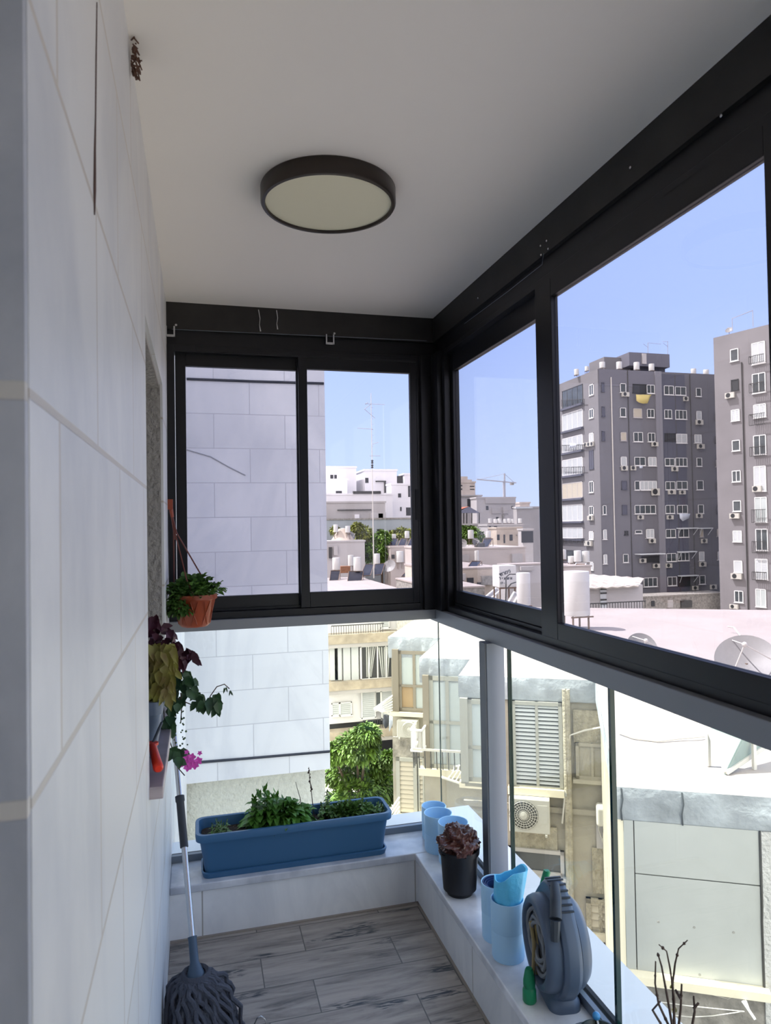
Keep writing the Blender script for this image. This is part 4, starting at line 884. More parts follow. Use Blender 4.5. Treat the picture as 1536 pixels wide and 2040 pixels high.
for z in (z0,z1): b.bar((a0,.5,z),(a1,.5,z),.04); b.bar((a0,.5,z),(a0,0,z),.04); b.bar((a1,.5,z),(a1,0,z),.04)
for k in range(9): a = a0+(a1-a0)*k/8; b.bar((a,.5,z0),(a,.5,z1),.012); o = .5*k/8; b.bar((a0,o,z0),(a0,o,z1),.012); b.bar((a1,o,z0),(a1,o,z1),.012)
b.build('bars', M['white'], t)
t = thing('drying_rack', 'white wall drying rack with dark laundry at the first bay', 'drying rack', F1.W(F1.sz(770,1420)[0],.5,F1.sz(770,1420)[1]))
b = MB()
for k in range(6):
    y = 1386+k*6; b.tube([F1.pt(783,y,.0), F1.pt(746+k*3,1411+k*1.5,1.1)], .02, 5)
b.tube([F1.pt(746,1412,1.1), F1.pt(783,1425,.4)], .03, 6); b.tube([F1.pt(783,1386,0), F1.pt(746,1412,1.1)], .03, 6); b.build('bars', M['white'], t)
def cloth(pts, m, label, parent=None, fac=None):
    b = MB(); n = len(pts)//2; b.add(pts, [(i,i+1,n+i+1,n+i) for i in range(n-1)], True); o = b.build('hanging_cloth', m, None, loc=pts[0])
    s_ = o.modifiers.new('thick','SOLIDIFY'); s_.thickness = .02
    return tag(o, label, 'laundry')
cloth([F1.pt(x,y,.9+.1*(i%2)) for i,(x,y) in enumerate(((764,1424),(770,1424),(775,1425)))]+[F1.pt(x,y,.9+.1*(i%2)) for i,(x,y) in enumerate(((763,1442),(768,1452),(774,1446)))], X['clothb'], 'dark garment hanging from the white drying rack')
cloth([F1.pt(x,y,.7) for x,y in ((775,1426),(779,1427),(782,1428))]+[F1.pt(x,y,.75) for x,y in ((775,1458),(778,1452),(782,1442))], X['clothw'], 'pale garment hanging beside the dark one on the rack')
t = thing('drying_rack', 'bent white laundry rack between middle and right bays', 'drying rack', F3.W(F3.sz(905,1545)[0],.2,F3.sz(905,1545)[1]))
b = MB()
b.tube([F2.pt(880,1548,.7), F2.pt(916,1560,.5)], .03, 5)
for x in (892,900,908): b.tube([F2.pt(x,1552+(x-892)*.25,.6), F2.pt(x+12,1536,.4), F2.pt(x+14,1524,.2)], .015, 5)
b.tube([F2.pt(905,1527,.2), F2.pt(922,1524,.2)], .02, 5); b.build('bars', M['white'], t)
# lower terrace roofs in sun below
tag(MB(nxf).box(-1.2,2.5,8.6,14.0,GZ,-6.35).build('lower_roof', X['roof'], None, loc=nxf(Vector((0,11,GZ)))), 'sunlit low white roof below the louvred vent', 'roof')
# dishes and tank on the large roof
dish(1487,1318,48,pZ(1487,1355,ZR).y, 'large grey satellite dish on the white roof at the right edge', (-.55,-.55,.75), ZR)
dish(1278,1290,26,pZ(1278,1300,ZR).y, 'satellite dish half hidden behind the black window rail', (-.2,-.8,.6), ZR)
Yt = pZ(1148,1252,ZR).y; tank(1148,1138,1225,48,Yt,label='large white water tank on legs standing on the near roof',standh=max(.3,pY(1148,1225,Yt).z-ZR))
for lab, (x,y) in (('small metal bracket lying on the pinkish roof',(1462,1250)),):
    P = [pZ(x-12,y-2,ZR+.15),pZ(x,y,ZR+.15),pZ(x+14,y+18,ZR+.02)]; tag(MB().tube(P,.02,5).build('bracket', X['pipe'], None, loc=P[1]), lab, 'bracket')
# ------------------------------------------------------------------ apartment house with curtained window (below the far window)
FG = Fac((0,45,0),(1,0,0)); ga0, _ = FG.sz(560,1300); ga1, gz = FG.sz(1010,1200)
ZG = pZ(700,1150,-3.9).z
t = thing('apartment_house', 'white apartment house with brown stained bands behind the tree', 'building', (4,50,GZ))
a0 = FG.sz(600,1300)[0]; a1 = FG.sz(890,1300)[0]
MB().box(a0,a1,45,72,GZ+3.4,ZG).build('wall', X['whiteb'], t); MB().box(a0-.2,a1+.2,44.7,72.2,ZG,ZG+.25).build('roof', X['roof'], t)
MB().box(a0+1,a1-1,47,70,GZ,GZ+3.4).build('ground_storey', X['dark'], t)
for r in ((640,1258,800,1284),(640,1350,800,1374),(640,1447,800,1471)):
    q = FG.rect(r); MB(FG.xf).box(q[0],q[1],0,.9,q[2]+.25,q[3]).build('stained_band', simple('stained pebble band', (.50,.43,.33), noise=(1.5,.35), bump=(6,.6,.05)), t); MB(FG.xf).box(q[0],q[1],0,.85,q[2],q[2]+.25).build('band_base', X['greyb'], t)
w = window(FG, t, (714,1282,782,1350), 'k', 4, frame='white', pane='dark', th=.10, name='curtained_window', out=.5)
for r in ((726,1286,746,1345),(750,1286,775,1345)):
    q = FG.rect(r); b = MB(FG.xf); n = 12
    vs = [(q[0]+(q[1]-q[0])*(i/n if j == 0 else i/n*.5+(.0 if r[0] < 740 else .25)), .52+.05*math.sin(i*2.4), q[3] if j == 0 else q[2]) for j in range(2) for i in range(n+1)]
    b.add(vs, [(i,i+1,n+2+i,n+1+i) for i in range(n)], True); b.build('curtain', X['curtain'], w)
for x in (656,664,681,697): 
    q = FG.rect((x,1284,x+14,1352)); MB(FG.xf).box(q[0],q[1],.3,.5,q[2],q[3]).build('wall_panel', X['shutter'], t)
window(FG, t, (718,1375,746,1428), 's', 1, name='shuttered_window', out=.3); window(FG, t, (745,1375,757,1412), 'w', 1, name='window', out=.3); window(FG, t, (757,1373,785,1428), 's', 1, name='shuttered_window', out=.3)
window(FG, t, (660,1400,676,1425), 's', 1, name='shuttered_window', out=.1); window(FG, t, (676,1398,700,1424), 's', 1, name='shuttered_window', out=.1)
for r in ((757,1235,775,1251),(790,1235,816,1251)): window(FG, t, r, 's', 1, name='shuttered_window', out=.1)
for r, nm in (((655,1241,758,1258),'upper'),((717,1426,786,1442),'lower')):
    q = FG.rect(r); b = MB(FG.xf); b.bar((q[0],.9,q[3]),(q[1],.9,q[3]),.06); a = q[0]
    while a < q[1]: b.bar((a,.9,q[2]),(a,.9,q[3]),.03); a += .16
    b.build('balcony_rail', X['iron'], t)
def crown(b, c, r, n, L, W):
    for k in range(n):
        th = rnd(0,2*PI); ph = math.acos(rnd(-.6,1)); rad = rnd(.62,1.03); d = Vector((math.sin(ph)*math.cos(th), math.sin(ph)*math.sin(th), math.cos(ph)))
        q = Vector(c)+Vector((d.x*r[0],d.y*r[1],d.z*r[2]))*rad
        b.leaf(q, d+Vector((rnd(-.8,.8),rnd(-.8,.8),rnd(-1,.3))), Vector((rnd(-.6,.6),rnd(-.6,.6),1)), L*rnd(.6,1.3), W*rnd(.7,1.2), .15, .3)
def tree(label, blobs, trunk, m, L, W, name='leafy_tree', n=500):
    b = MB()
    for (c, r) in blobs: crown(b, c, r, n, L, W)
    t = thing(name, label, 'tree', trunk[0]); b.build('crown', m, t)
    MB().tube(trunk, [.18,.14,.08][:len(trunk)], 8).build('trunk', X['bark'], t)
    b = MB(); 
    for (c, r) in blobs: b.tube([trunk[-1], Vector(c)-Vector((0,0,r[2]*.3)), Vector(c)+Vector((0,0,r[2]*.3))], [.06,.04,.02], 5)
    b.build('branches', X['bark'], t); return t
random.seed(21)
B = []
for (x,y,rp) in ((712,1490,42),(745,1530,30),(690,1540,40),(760,1575,34),(715,1590,45),(680,1610,38),(740,1640,36),(775,1510,14),(700,1660,50),(665,1500,22),(730,1462,22),(762,1640,30)):
    Yt = 26+rnd(-1,1); c = pY(x,y,Yt); r = rp*27/F_PX; B.append((c,(r,r*.9,r*.75)))
tb = Vector((pY(705,1650,26).x,26,GZ)); tree('big bright green leafy tree in front of the white apartment house', B, [tb, tb+Vector((.1,0,3)), pY(715,1620,26)], X['tree'], .22, .10, n=1300)
t = thing('garden_fence', 'white diagonal pipe railing behind the right end of the blue planter', 'railing', pY(778,1630,17))
b = MB()
for k in range(6): b.tube([pY(774,1620+k*9,17), pY(796,1588+k*9,17)], .025, 5)
b.build('bars', M['white'], t)
# ================================================================== THE TOWN BEYOND
ORD = ['topmost','second','third','fourth','fifth','sixth','seventh','eighth','ninth','tenth']
def blk(label, x0, x1, yt, Y, dep, m, wins=(), zb=GZ, name='building', cap=None, boxes=(), ym=None):
    f = Fac((0,Y,0),(1,0,0)); ym = ym or yt+30
    a0 = pY(x0,ym,Y).x; a1 = pY(x1,ym,Y).x; zt = pY((x0+x1)/2,yt,Y).z
    t = thing(name, label, 'building', ((a0+a1)/2,Y+dep/2,zb))
    MB().box(a0,a1,Y,Y+dep,zb,zt).build('wall', X[m] if isinstance(m,str) else m, t)
    e_ = .012*(Y/10)
    MB().box(a0-e_,a1+e_,Y-e_,Y+dep+e_,zt,zt+e_*2).build('parapet', X[cap or m], t)
    for w in wins:
        r = w[:4]; k = w[4] if len(w) > 4 else 'd'; q = f.rect(r)
        if k == 'd': MB(f.xf).box(q[0],q[1],-.2,.06,q[2],q[3]).build('window', X['dark'], t)
        elif k in X: MB(f.xf).box(q[0],q[1],-.2,.3,q[2],q[3]).build('wall_panel', X[k], t)
        else: window(f, t, r, k, th=.08)
    t['_zt'] = zt
    return t, zt, f
# white cubic houses seen in the far window
blk('white cubic roof house left of the antenna mast, two small windows', 640, 710, 932, 118, 10, 'whiteb', [(658,946,664,956),(666,946,671,956)])
blk('low white block before the left cubic roof house', 640, 692, 957, 112, 6, 'whiteb', [(669,978,681,984)])
blk('long white terrace building below the cubic roof houses', 640, 782, 986, 106, 6, 'whiteb', [(703,978.5,758,984,'iron'),(700,1003,712,1005,'greyb')])
blk('white cubic roof house just right of the antenna mast', 727, 791, 938, 117, 10, 'whiteb', [(727.5,952,734,962),(748,958,768,960,'iron'),(765,958,768,982,'iron')])
blk('tall white building at the right end of the far window', 780, 850, 966, 110, 3, 'whiteb', [(793,983,799,991),(813,968,817,990),(797,1010,800,1018),(809,1011,818,1027)])
blk('white rooftop box above the right end of the far window', 806, 850, 946, 118, 3, 'whiteb', [])
tag(MB().box(pY(792,955,119).x,pY(802,955,119).x,119,122,pY(797,962,119).z-6,pY(797,948,119).z).build('stair_hood', X['iron'], None, loc=(pY(797,955,119).x,119,pY(797,962,119).z)), 'small dark stair hood between two white roof boxes', 'roof structure')
blk('grey flat roofed house before the white buildings', 640, 768, 1002, 98, 5, 'greyb', [(672,1015,739,1017,'iron'),(738,1021,768,1036,'pale'),(706,1025,715,1034,'whiteb'),(753,1023,762,1032,'shutb')])
blk('long grey green wall behind the yellow green trees', 640, 880, 1035, 92, 4, 'greenband', [(751,1054,764,1065),(775,1056,779,1064)], cap='conc')
def ftree(label, L, Y, m, n=420, leaf=.5):
    B = []
    for (x,y,rp) in L: c = pY(x,y,Y+rnd(-1,1)); r = rp*Y/F_PX; B.append((c,(r,r,r*.8)))
    c0 = B[0][0]; return tree(label, B, [Vector((c0.x,c0.y,GZ)), Vector((c0.x,c0.y,c0.z-1))], X[m], leaf, leaf*.5, 'leafy_tree', n)
ftree('yellow green tree left of the antenna mast in the far window', [(722,1064,20),(700,1062,14),(736,1078,16),(668,1056,7),(712,1050,9)], 87, 'tree2')
ftree('green tree right of the antenna mast in the far window', [(760,1072,18),(752,1100,18),(738,1110,14),(772,1090,14),(765,1115,13),(735,1092,10)], 85, 'tree')
ftree('pale green tree above the solar panels at the right of the far window', [(800,1062,12),(785,1066,9),(815,1064,10)], 88, 'tree2')
t, zt, f = blk('small grey white roof house behind the roof tanks', 640, 727, 1080, 83, 4, 'pale', [(655,1090,661,1112,'iron'),(664,1088,672,1106,'pale')])
tank(669,1045,1060,9,84.5,label='white tank on the small grey house, left one',standh=1.0); tank(693,1048,1061,10,84,label='white tank on the small grey house, right one',standh=1.0)
tag(MB().lathe([(0,0),(1.6,0),(.5,1.6),(0,1.7)], (pY(683,1079,85).x,85,zt), 14).build('roof_cone', X['beigeb'], None, loc=(pY(683,1079,85).x,85,zt)), 'beige cone shaped heap on the small grey house roof', 'roof heap')
dish(701,1067,8,84.6,'thin ringed satellite dish on the small grey house roof',(.6,-.7,.4))
t, zt2, f = blk('beige roof house with slanted panels at the right of the far window', 778, 880, 1090, 83, 3, 'pinkb', [(780,1105,786,1113),(812,1110,830,1128,'pale')])
for i,(a,c,lab) in enumerate(((776,790,'dark slanted solar panel, left of three above the beige roof house'),(793,809,'dark slanted solar panel, middle of three above the beige roof house'),(812,828,'dark slanted solar panel, right of three above the beige roof house'))):
    panel([(a,1087,),(c-2,1087),(c+3,1073),(a+6,1073)],84,85.5,lab)
tank(785,1064,1074,8,86,label='white tank above the left slanted solar panel',standh=.5); tank(811,1058,1072,9,86,label='white tank above the right slanted solar panel',standh=.5)
# on the bright roof of the apartment house
def onroof(x, y): return pZ(x,y,ZG).y
for (x,t0,t1,w_,yb,lab) in ((670,1111,1135,15,1158,'front left white tank on the bright roof, beside the marble wall'),(679,1106,1120,12,1140,'rear white tank behind the front left tank on the bright roof'),(699,1106,1127,11,1142,'white tank above the brown brick box on the bright roof'),(712,1110,1137,15,1160,'white tank right of the brown brick box on the bright roof'),(751,1103,1125,12,1144,'white tank right of the antenna mast on the bright roof'),(797,1098,1120,14,1138,'white tank on dark legs at the right of the bright roof')):
    Y = onroof(x,yb); tank(x,t0,t1,w_,Y,label=lab,standh=pY(x,t1,Y).z-ZG-.25)
for (L,y0,y1,lab) in (([(656,1160),(673,1160),(678,1137),(659,1137)],0,1.2,'dark solar panel below the front left white tank'),([(692,1161),(720,1161),(724,1138),(695,1138)],0,1.2,'dark solar panel below the tank right of the brick box'),([(718,1148),(738,1146),(745,1124),(728,1124)],1,2,'long slanted solar panel left of the antenna mast foot'),([(744,1146),(760,1144),(767,1122),(747,1124)],1,2,'slanted solar panel right of the antenna mast foot'),([(800,1148),(824,1148),(826,1128),(818,1128)],0,1.5,'slanted solar panel at the right edge of the far window')):
    Y = onroof(L[0][0],L[0][1]+2); panel(L,Y,Y+y1,lab)
Y = onroof(688,1146); q0 = pY(679,1141,Y); q1 = pY(698,1128,Y); tag(MB().box(q0.x,q1.x,Y,Y+1.2,ZG+.25,q1.z).build('brick_box', X['brick'], None, loc=q0), 'brown brick box between the white tanks', 'box')
Y = onroof(778,1145); dish(776,1128,13,Y,'beige tilted satellite dish near the slanted panels of the bright roof',(-.5,-.6,.5),ZG+.25)
Y = onroof(744,1152); b = MB(); mb_ = pY(745,1152,Y); mt_ = pY(739,783,Y); b.tube([mb_, mb_.lerp(mt_,.45), mt_], [.07,.05,.03], 6)
t = thing('antenna_mast', 'tall thin antenna mast with cross arms on the bright roof', 'antenna', mb_); b.build('mast', X['pipe'], t)
b = MB()
for (x0,y0,x1,y1) in ((727,804,767,806),(712,853,743,855),(736,908,758,908),(742,885,754,881),(739,805,726,815),(726,815,747,833),(728,806,733,801)):
    b.tube([pY(x0,y0,Y),pY(x1,y1,Y)],.03,4)
for k in range(9): y = 812+k*11; b.tube([pY(739.5,y,Y),pY(744,y,Y)],.018,4)
b.build('arms', X['crane'], t); b = MB()
for y in (918,922,927,931): b.ball(pY(741.5,y,Y),.14,(1,1,.8),8,6)
b.build('insulators', X['dark'], t)
# ------------------------------------------------------------------ middle window
blk('pale grey house at the left edge of the middle window', 870, 908, 965, 150, 8, 'pale', [(898,968,907,984,'greyb')])
t, zt, f = blk('far pinkish stepped tower on the skyline', 909, 947, 962, 290, 14, 'pinkb', [(912,966,915,969),(918,966,921,969),(912,973,915,976),(918,973,921,976),(936,968,945,970),(936,974,945,976)])
MB().box(pY(915,960,290).x,pY(942,960,290).x,291,302,zt,pY(928,955,290).z).box(pY(921,955,290).x,pY(935,955,290).x,292,300,zt,pY(928,948.5,290).z).build('upper_storeys', X['pinkb'], t)
blk('grey white house behind the red roofed pergola', 905, 960, 989, 132, 4, 'pale', [(908,992,915,1013),(931,994,937,1013),(908,988,950,990,'conc')])
blk('wide grey white apartment house right of the red roofed pergola', 950, 1027, 993, 126, 3, 'pale', [(966,992,1026,1003,'greyb'),(968,1008,973,1016),(979,1011,997,1023,'greyb'),(1001,1010,1012,1023,'greyb'),(1019,1008,1023,1014),(1000,1024,1003,1036,'conc'),(988,1030,993,1037)])
t = thing('tower_crane', 'grey tower crane standing on the skyline', 'crane', pY(1005,990,320)); b = MB(); Y = 320
b.box(pY(1003,960,Y).x,pY(1007,960,Y).x,Y,Y+1,GZ,pY(1005,958,Y).z); b.tube([pY(1005,958,Y),pY(1005,943,Y)],.45,5); b.build('mast', X['crane'], t)
MB().bar(pY(950,955,Y),pY(1028,962,Y),.9,.5).tube([pY(1005,944,Y),pY(955,955,Y)],.12,4).tube([pY(1005,944,Y),pY(1024,961,Y)],.12,4).build('jib', X['crane'], t)
MB().box(pY(1019,963,Y).x,pY(1024,963,Y).x,Y,Y+2,pY(1020,966,Y).z,pY(1020,960,Y).z).build('counterweight', X['conc'], t)
blk('grey house with striped awning at the right of the middle window', 1030, 1075, 1012, 120, 1.5, 'greyb', [(1026,1010,1060,1013,'awn')]); blk('tiny distant pale house at the skyline beside the window stile', 1036, 1056, 1003, 220, 8, 'pinkb')
t = thing('roof_pergola', 'roof pergola with faded red tiled gable and dark posts', 'pergola', pY(925,1046,108)); Y = 108
Pp = [pY(x,y,YY) for x,y,YY in ((896,1022,106),(957,1022,106),(933,1009,110),(920,1010,112),(893,1024,112))]
A_,B_,C_ = pY(898,1022,106), pY(957,1022,106), pY(934,1009,107)
MB().add([A_,C_,C_+Vector((0,6,0)),A_+Vector((0,6,0))],[(0,1,2,3)]).add([p-Vector((0,0,.25)) for p in (A_,C_,C_+Vector((0,6,0)),A_+Vector((0,6,0)))],[(0,3,2,1)]).build('tiled_roof', X['tile'], t)
A2 = pY(912,1022,105.6); MB().add([A2,B_,C_,A2+Vector((0,1,0)),B_+Vector((0,1,0)),C_+Vector((0,1,0))],[(0,1,2),(3,5,4),(0,3,4,1),(1,4,5,2),(2,5,3,0)]).build('gable', X['slate2'], t)
b = MB()
for x in (898,908,916,924,930,940,955): b.tube([pY(x,1022,106),pY(x,1047,106)],.10,5)
b.build('posts', X['iron'], t)
blk('terrace wall carrying the red roofed pergola', 880, 985, 1046, 105, 9, 'greyb', [], cap='pale')
ftree('round green tree in front of the pergola terrace', [(938,1062,17),(925,1058,12),(950,1070,14),(930,1076,12)], 88, 'tree'); ftree('small palm like yellow green tree at the left of the middle window', [(895,1042,7),(900,1048,6)], 99, 'tree2', 200)
t, zt, f = blk('beige house with dirty walls and tanks on its roof', 990, 1040, 1053, 84, 2.5, 'beigeb', [(990,1065,995,1076),(1003,1065,1006,1082),(1015,1065,1021,1077),(1028,1065,1036,1067,'conc')])
_, zr_, _ = blk('pale parapet wall carrying the row of small tanks', 972, 1042, 1047, 90, 3, 'pale', [(974,1048,978,1052),(984,1048,990,1052)])
for i,(x,w_) in enumerate(((976,6),(987,7),(995,7),(1006,6),(1014,6),(1021,6),(1036,7))):
    tank(x,1033+(i%2),1042,w_,91.3,label=f'small white tank in a row above the beige house, {["leftmost","second","third","fourth","fifth","sixth","rightmost"][i]} in the row',standh=pY(x,1042,91.3).z-zr_-.2)
blk('block with large dark glass pane beside the window stile', 1043, 1062, 1056, 80, 1.5, 'pale', [(1040,1058,1062,1081)])
t, zt, f = blk('long pale dirty wall across the middle window', 870, 1047, 1094, 60, 10, 'pinkb', [(912,1105,932,1118,'greyb'),(1018,1103,1038,1120,'greyb')])
for (x,a,c,w_,lab) in ((897,1057,1073,14,'left white tank of the pair on the long pale wall'),(910,1057,1073,10,'right white tank of the pair on the long pale wall'),(938,1056,1073,11,'single white tank right of the pair on the long pale wall'),(973,1058,1071,9,'white tank on the long pale wall below the red roofed pergola')): tank(x,a,c,w_,63,label=lab,standh=.7)
for (L,lab) in (([(889,1092),(897,1092),(909,1075),(898,1075)],'dark slanted solar panel at the left of the long pale wall'),([(902,1092),(912,1092),(920,1075),(910,1075)],'dark slanted solar panel beside the first on the long pale wall'),([(958,1090),(972,1090),(982,1073),(964,1073)],'dark slanted solar panel at the middle of the long pale wall')): panel(L,61,62.5,lab)
dish(921,1083,9,61.5,'round dish at the left of the long pale wall',(-.4,-.8,.3)); dish(948,1081,9,61.5,'pale oval dish on the long pale wall',(.3,-.8,.3))
tag(MB().box(pY(953,1086,61).x,pY(964,1086,61).x,60.8,62,pY(958,1091,61).z,pY(958,1082,61).z).build('roof_box', X['iron'], None, loc=pY(958,1091,61)), 'small dark grey cabinet on the long pale wall', 'box')
blk('low beige house with dark windows in the middle window', 870, 1000, 1134, 48, 8, 'beigeb', [(930,1151,943,1162),(950,1160,961,1172),(958,1147,978,1165,'conc'),(900,1143,925,1156,'greyb')], cap='roof')
panel([(929,1134),(947,1134),(960,1118),(940,1118)],49,50.5,'large dark solar panel on the low beige house')
Y = 50; tank(950,1097,1117,8,60-1.5,label='slim white post tank in front of the long pale wall',standh=1.5)
tag(MB().box(pY(904,1130,50).x,pY(920,1130,50).x,50,51.5,pY(910,1136,50).z,pY(910,1122,50).z).build('roof_box', X['acw'], None, loc=pY(912,1136,50)), 'white roof cabinet left of the large dark solar panel', 'box')
blk('pale wall block above the lettered tank', 1008, 1085, 1126, 42, 1.2, 'pale', [(1034,1128,1060,1136,'greyb')], cap='roof')
blk('stained grey house front at the lower left of the middle window', 870, 966, 1172, 36, 8, 'conc', [(942,1187,956,1196,'awn')], cap='roof')
b = MB()
for k in range(5): b.tube([pY(902,1160+k*3,37), pY(930+k*8,1166+k*3,38)], .03, 5)
tag(b.build('roof_pipes', X['pipe'], None, loc=pY(915,1165,37)), 'bundle of pale pipes lying on the stained grey house', 'pipes')
# lettered tank and its neighbour at the back of the near roof
Y = 22.6; q = [pY(x,y,Y) for x,y in ((995,1171),(1029,1171),(1029,1127),(995,1127))]
t = thing('lettered_tank', 'square white tank with black Hebrew lettering on dark legs', 'water tank', (q[0].x,Y,ZR))
MB().box(q[0].x,q[1].x,Y,Y+.6,q[0].z,q[3].z).build('tank_body', X['tank'], t, bevel=.02)
b = MB()
for x in (q[0].x+.04,q[1].x-.04):
    for y in (Y+.05,Y+.55): b.bar((x,y,ZR),(x,y,q[0].z),.04)
b.bar((q[0].x,Y+.02,q[0].z-.02),(q[1].x,Y+.02,q[0].z-.02),.05); b.build('stand', X['rust'], t)
WID = q[1].x-q[0].x; HGT = q[3].z-q[0].z
def text(s, x, z, size, rot, name):
    c = bpy.data.curves.new(name,'FONT'); c.body = s; c.size = size; c.extrude = .004; c.align_x = 'CENTER'; c.offset = .004
    o = bpy.data.objects.new(name, c); COL.objects.link(o); o.parent = t; o.location = Vector((q[0].x+WID*x, Y-.006, q[0].z+HGT*z))-Vector(t.location)
    o.rotation_euler = (PI/2, rot, 0); bpy.context.view_layer.update()
    me = bpy.data.meshes.new_from_object(o.evaluated_get(bpy.context.evaluated_depsgraph_get())); n_ = bpy.data.objects.new(name, me); me.materials.clear(); me.materials.append(X['clothb'])
    COL.objects.link(n_); n_.parent = t; n_.location = o.location; n_.rotation_euler = o.rotation_euler; bpy.data.objects.remove(o); return n_
text('\u05d3\u05d5\u05e8\u05de\u05d9\u05e0', .36, .60, .17, -.32, 'lettering'); text('\u05dc \u05d9 \u05d0 \u05e9 \u05d0', .38, .36, .13, 0, 'lettering'); text('17 - -', .22, .17, .10, 0, 'lettering')
Y = 21.5; tank(1043.5,1141,1205,25,Y,label='tall plain white tank right of the lettered tank',standh=max(.2,pY(1043,1205,Y).z-ZR))
b = MB(); b.tube([pY(x,y,22.2) for x,y in ((1007,1210),(1008,1175),(1008,1150),(1015,1144),(1027,1144))],.022,6)
tag(b.build('hose_pipe', X['iron'], None, loc=pY(1007,1210,22.2)), 'black hose bending up over the lettered tank', 'hose')
b = MB(); b.tube([pY(x,y,22.0) for x,y in ((1011,1172),(1018,1163),(1030,1159),(1041,1159))],.022,6)
tag(b.build('hose_pipe', X['iron'], None, loc=pY(1011,1172,22)), 'black hose arching from the lettered tank to the plain tank', 'hose')
for (L,lab,Y) in (([(952,1202),(962,1206),(997,1176),(988,1172)],'long pale slanted collector left of the lettered tank',23.5),([(1005,1212),(1015,1216),(1034,1184),(1024,1180)],'pale slanted collector below the lettered tank',21)):
    panel(L,Y,Y+1.0,lab,m=X['pale'])
# ------------------------------------------------------------------ behind the large pane: shed, tanks, towers
blk('distant grey building in the gap left of the grey tower', 1098, 1125, 953, 150, 2, 'slate', []); blk('grey house below the blue sheet beside the window stile', 1098, 1116, 1014, 110, 2, 'greyb', [(1101,1058,1113,1077),(1100,1030,1113,1033,'conc')])
tag(MB().box(pY(1100,1000,149.7).x,pY(1112,1000,149.7).x,149.7,149.99,pY(1100,1013,149.7).z,pY(1100,978,149.7).z).build('scaffold_sheet', X['bluecl'], None, loc=pY(1101,1013,140)), 'blue construction sheet in the gap left of the tower', 'sheet')
Y = 200; t = thing('mobile_crane', 'red and grey crane boom in the gap left of the tower', 'crane', pY(1111,940,Y)); MB().bar(pY(1094,905,Y),pY(1107,934,Y),1.0).tube([pY(1107,934,Y),(pY(1107,934,Y).x,Y,GZ)],.4,6).build('boom', X['cranered'], t); MB().tube([pY(1107,934,Y),pY(1111,942,Y)],.2,5).tube([pY(1094,904,Y),pY(1111,890,Y)],.15,5).build('cables', X['crane'], t)
t, zt, f = blk('low pale house carrying the group of white tanks', 1108, 1178, 1130, 46, 3, 'pinkb', [], cap='roof')
for (x,a,c,w_,YY,lab) in ((1122,1095,1114,11,50,'rear white tank at the left of the tank group under the tower'),(1109,1104,1129,17,47,'wide white tank at the left of the tank group, nearest the stile'),(1139,1108,1121,13,48,'short white tank in the middle of the tank group'),(1151,1097,1119,13,47.4,'tall white tank in the tank group, left of two twins'),(1167,1098,1120,13,47.4,'tall white tank in the tank group, right of two twins')): tank(x,a,c,w_,YY,label=lab,standh=max(.3,pY(x,c,YY).z-zt))
panel([(1138,1136),(1160,1136),(1168,1122),(1148,1122)],46.3,47,'rusty slanted panel under the twin tanks',m=X['rust'])
Y = 33; f = Fac((0,Y,0),(1,0,0)); t = thing('roof_shed', 'white walled roof shed with bleached sheet roof before the grey tower', 'shed', pY(1190,1215,Y)); q = f.rect((1120,1168,1281,1222))
MB().box(q[0],q[1],Y,Y+1.2,q[2]-3,q[3]).build('wall', X['pale'], t)
r0,r1,r2,r3 = pY(1100,1176,Y-.5),pY(1272,1168,Y-.5),pY(1283,1152,Y+5),pY(1100,1140,Y+5)
b = MB(); n = 16; vs = []
for i in range(n+1):
    a = r0.lerp(r1,i/n); c = r3.lerp(r2,i/n); s_ = .05*(i % 2); vs += [a+Vector((0,0,s_)), c+Vector((0,0,s_)), a+Vector((0,0,s_-.06)), c+Vector((0,0,s_-.06))]
b.add(vs,[(4*i,4*i+4,4*i+5,4*i+1) for i in range(n)]+[(4*i+2,4*i+3,4*i+7,4*i+6) for i in range(n)]+[(4*i,4*i+2,4*i+6,4*i+4) for i in range(n)]); b.build('sheet_roof', simple('bleached sheet', (.66,.60,.52), noise=(1.2,.4)), t)
for r,k in (((1173,1172,1192,1215),'greyb'),((1195,1172,1207,1212),'shutter'),((1102,1178,1112,1208),'slate'),((1113,1180,1118,1208),'iron')):
    qq = f.rect(r); MB(f.xf).box(qq[0],qq[1],-.05,.05,qq[2],qq[3]).build('door' if k == 'greyb' else 'wall_panel', X[k], t)
b = MB(f.xf)
for y in (1172,1180,1193,1201): qq = f.rect((1195,y,1207,y+3)); b.box(qq[0],qq[1],.05,.09,qq[2],qq[3])
b.build('louvre', X['iron'], t)
f2 = Fac((0,Y-1.0,0),(1,0,0)); q = f2.rect((1176,1200,1286,1214)); b = MB(f2.xf); b.bar((q[0],0,q[3]),(q[1],0,q[3]),.05); a = q[0]
while a < q[1]: b.bar((a,0,q[2]),(a,0,q[3]),.025); a += .16
o = b.build('roof_railing', X['iron'], None, loc=f2.W(q[0],0,q[2])); tag(o, 'thin dark railing in front of the roof shed', 'railing')
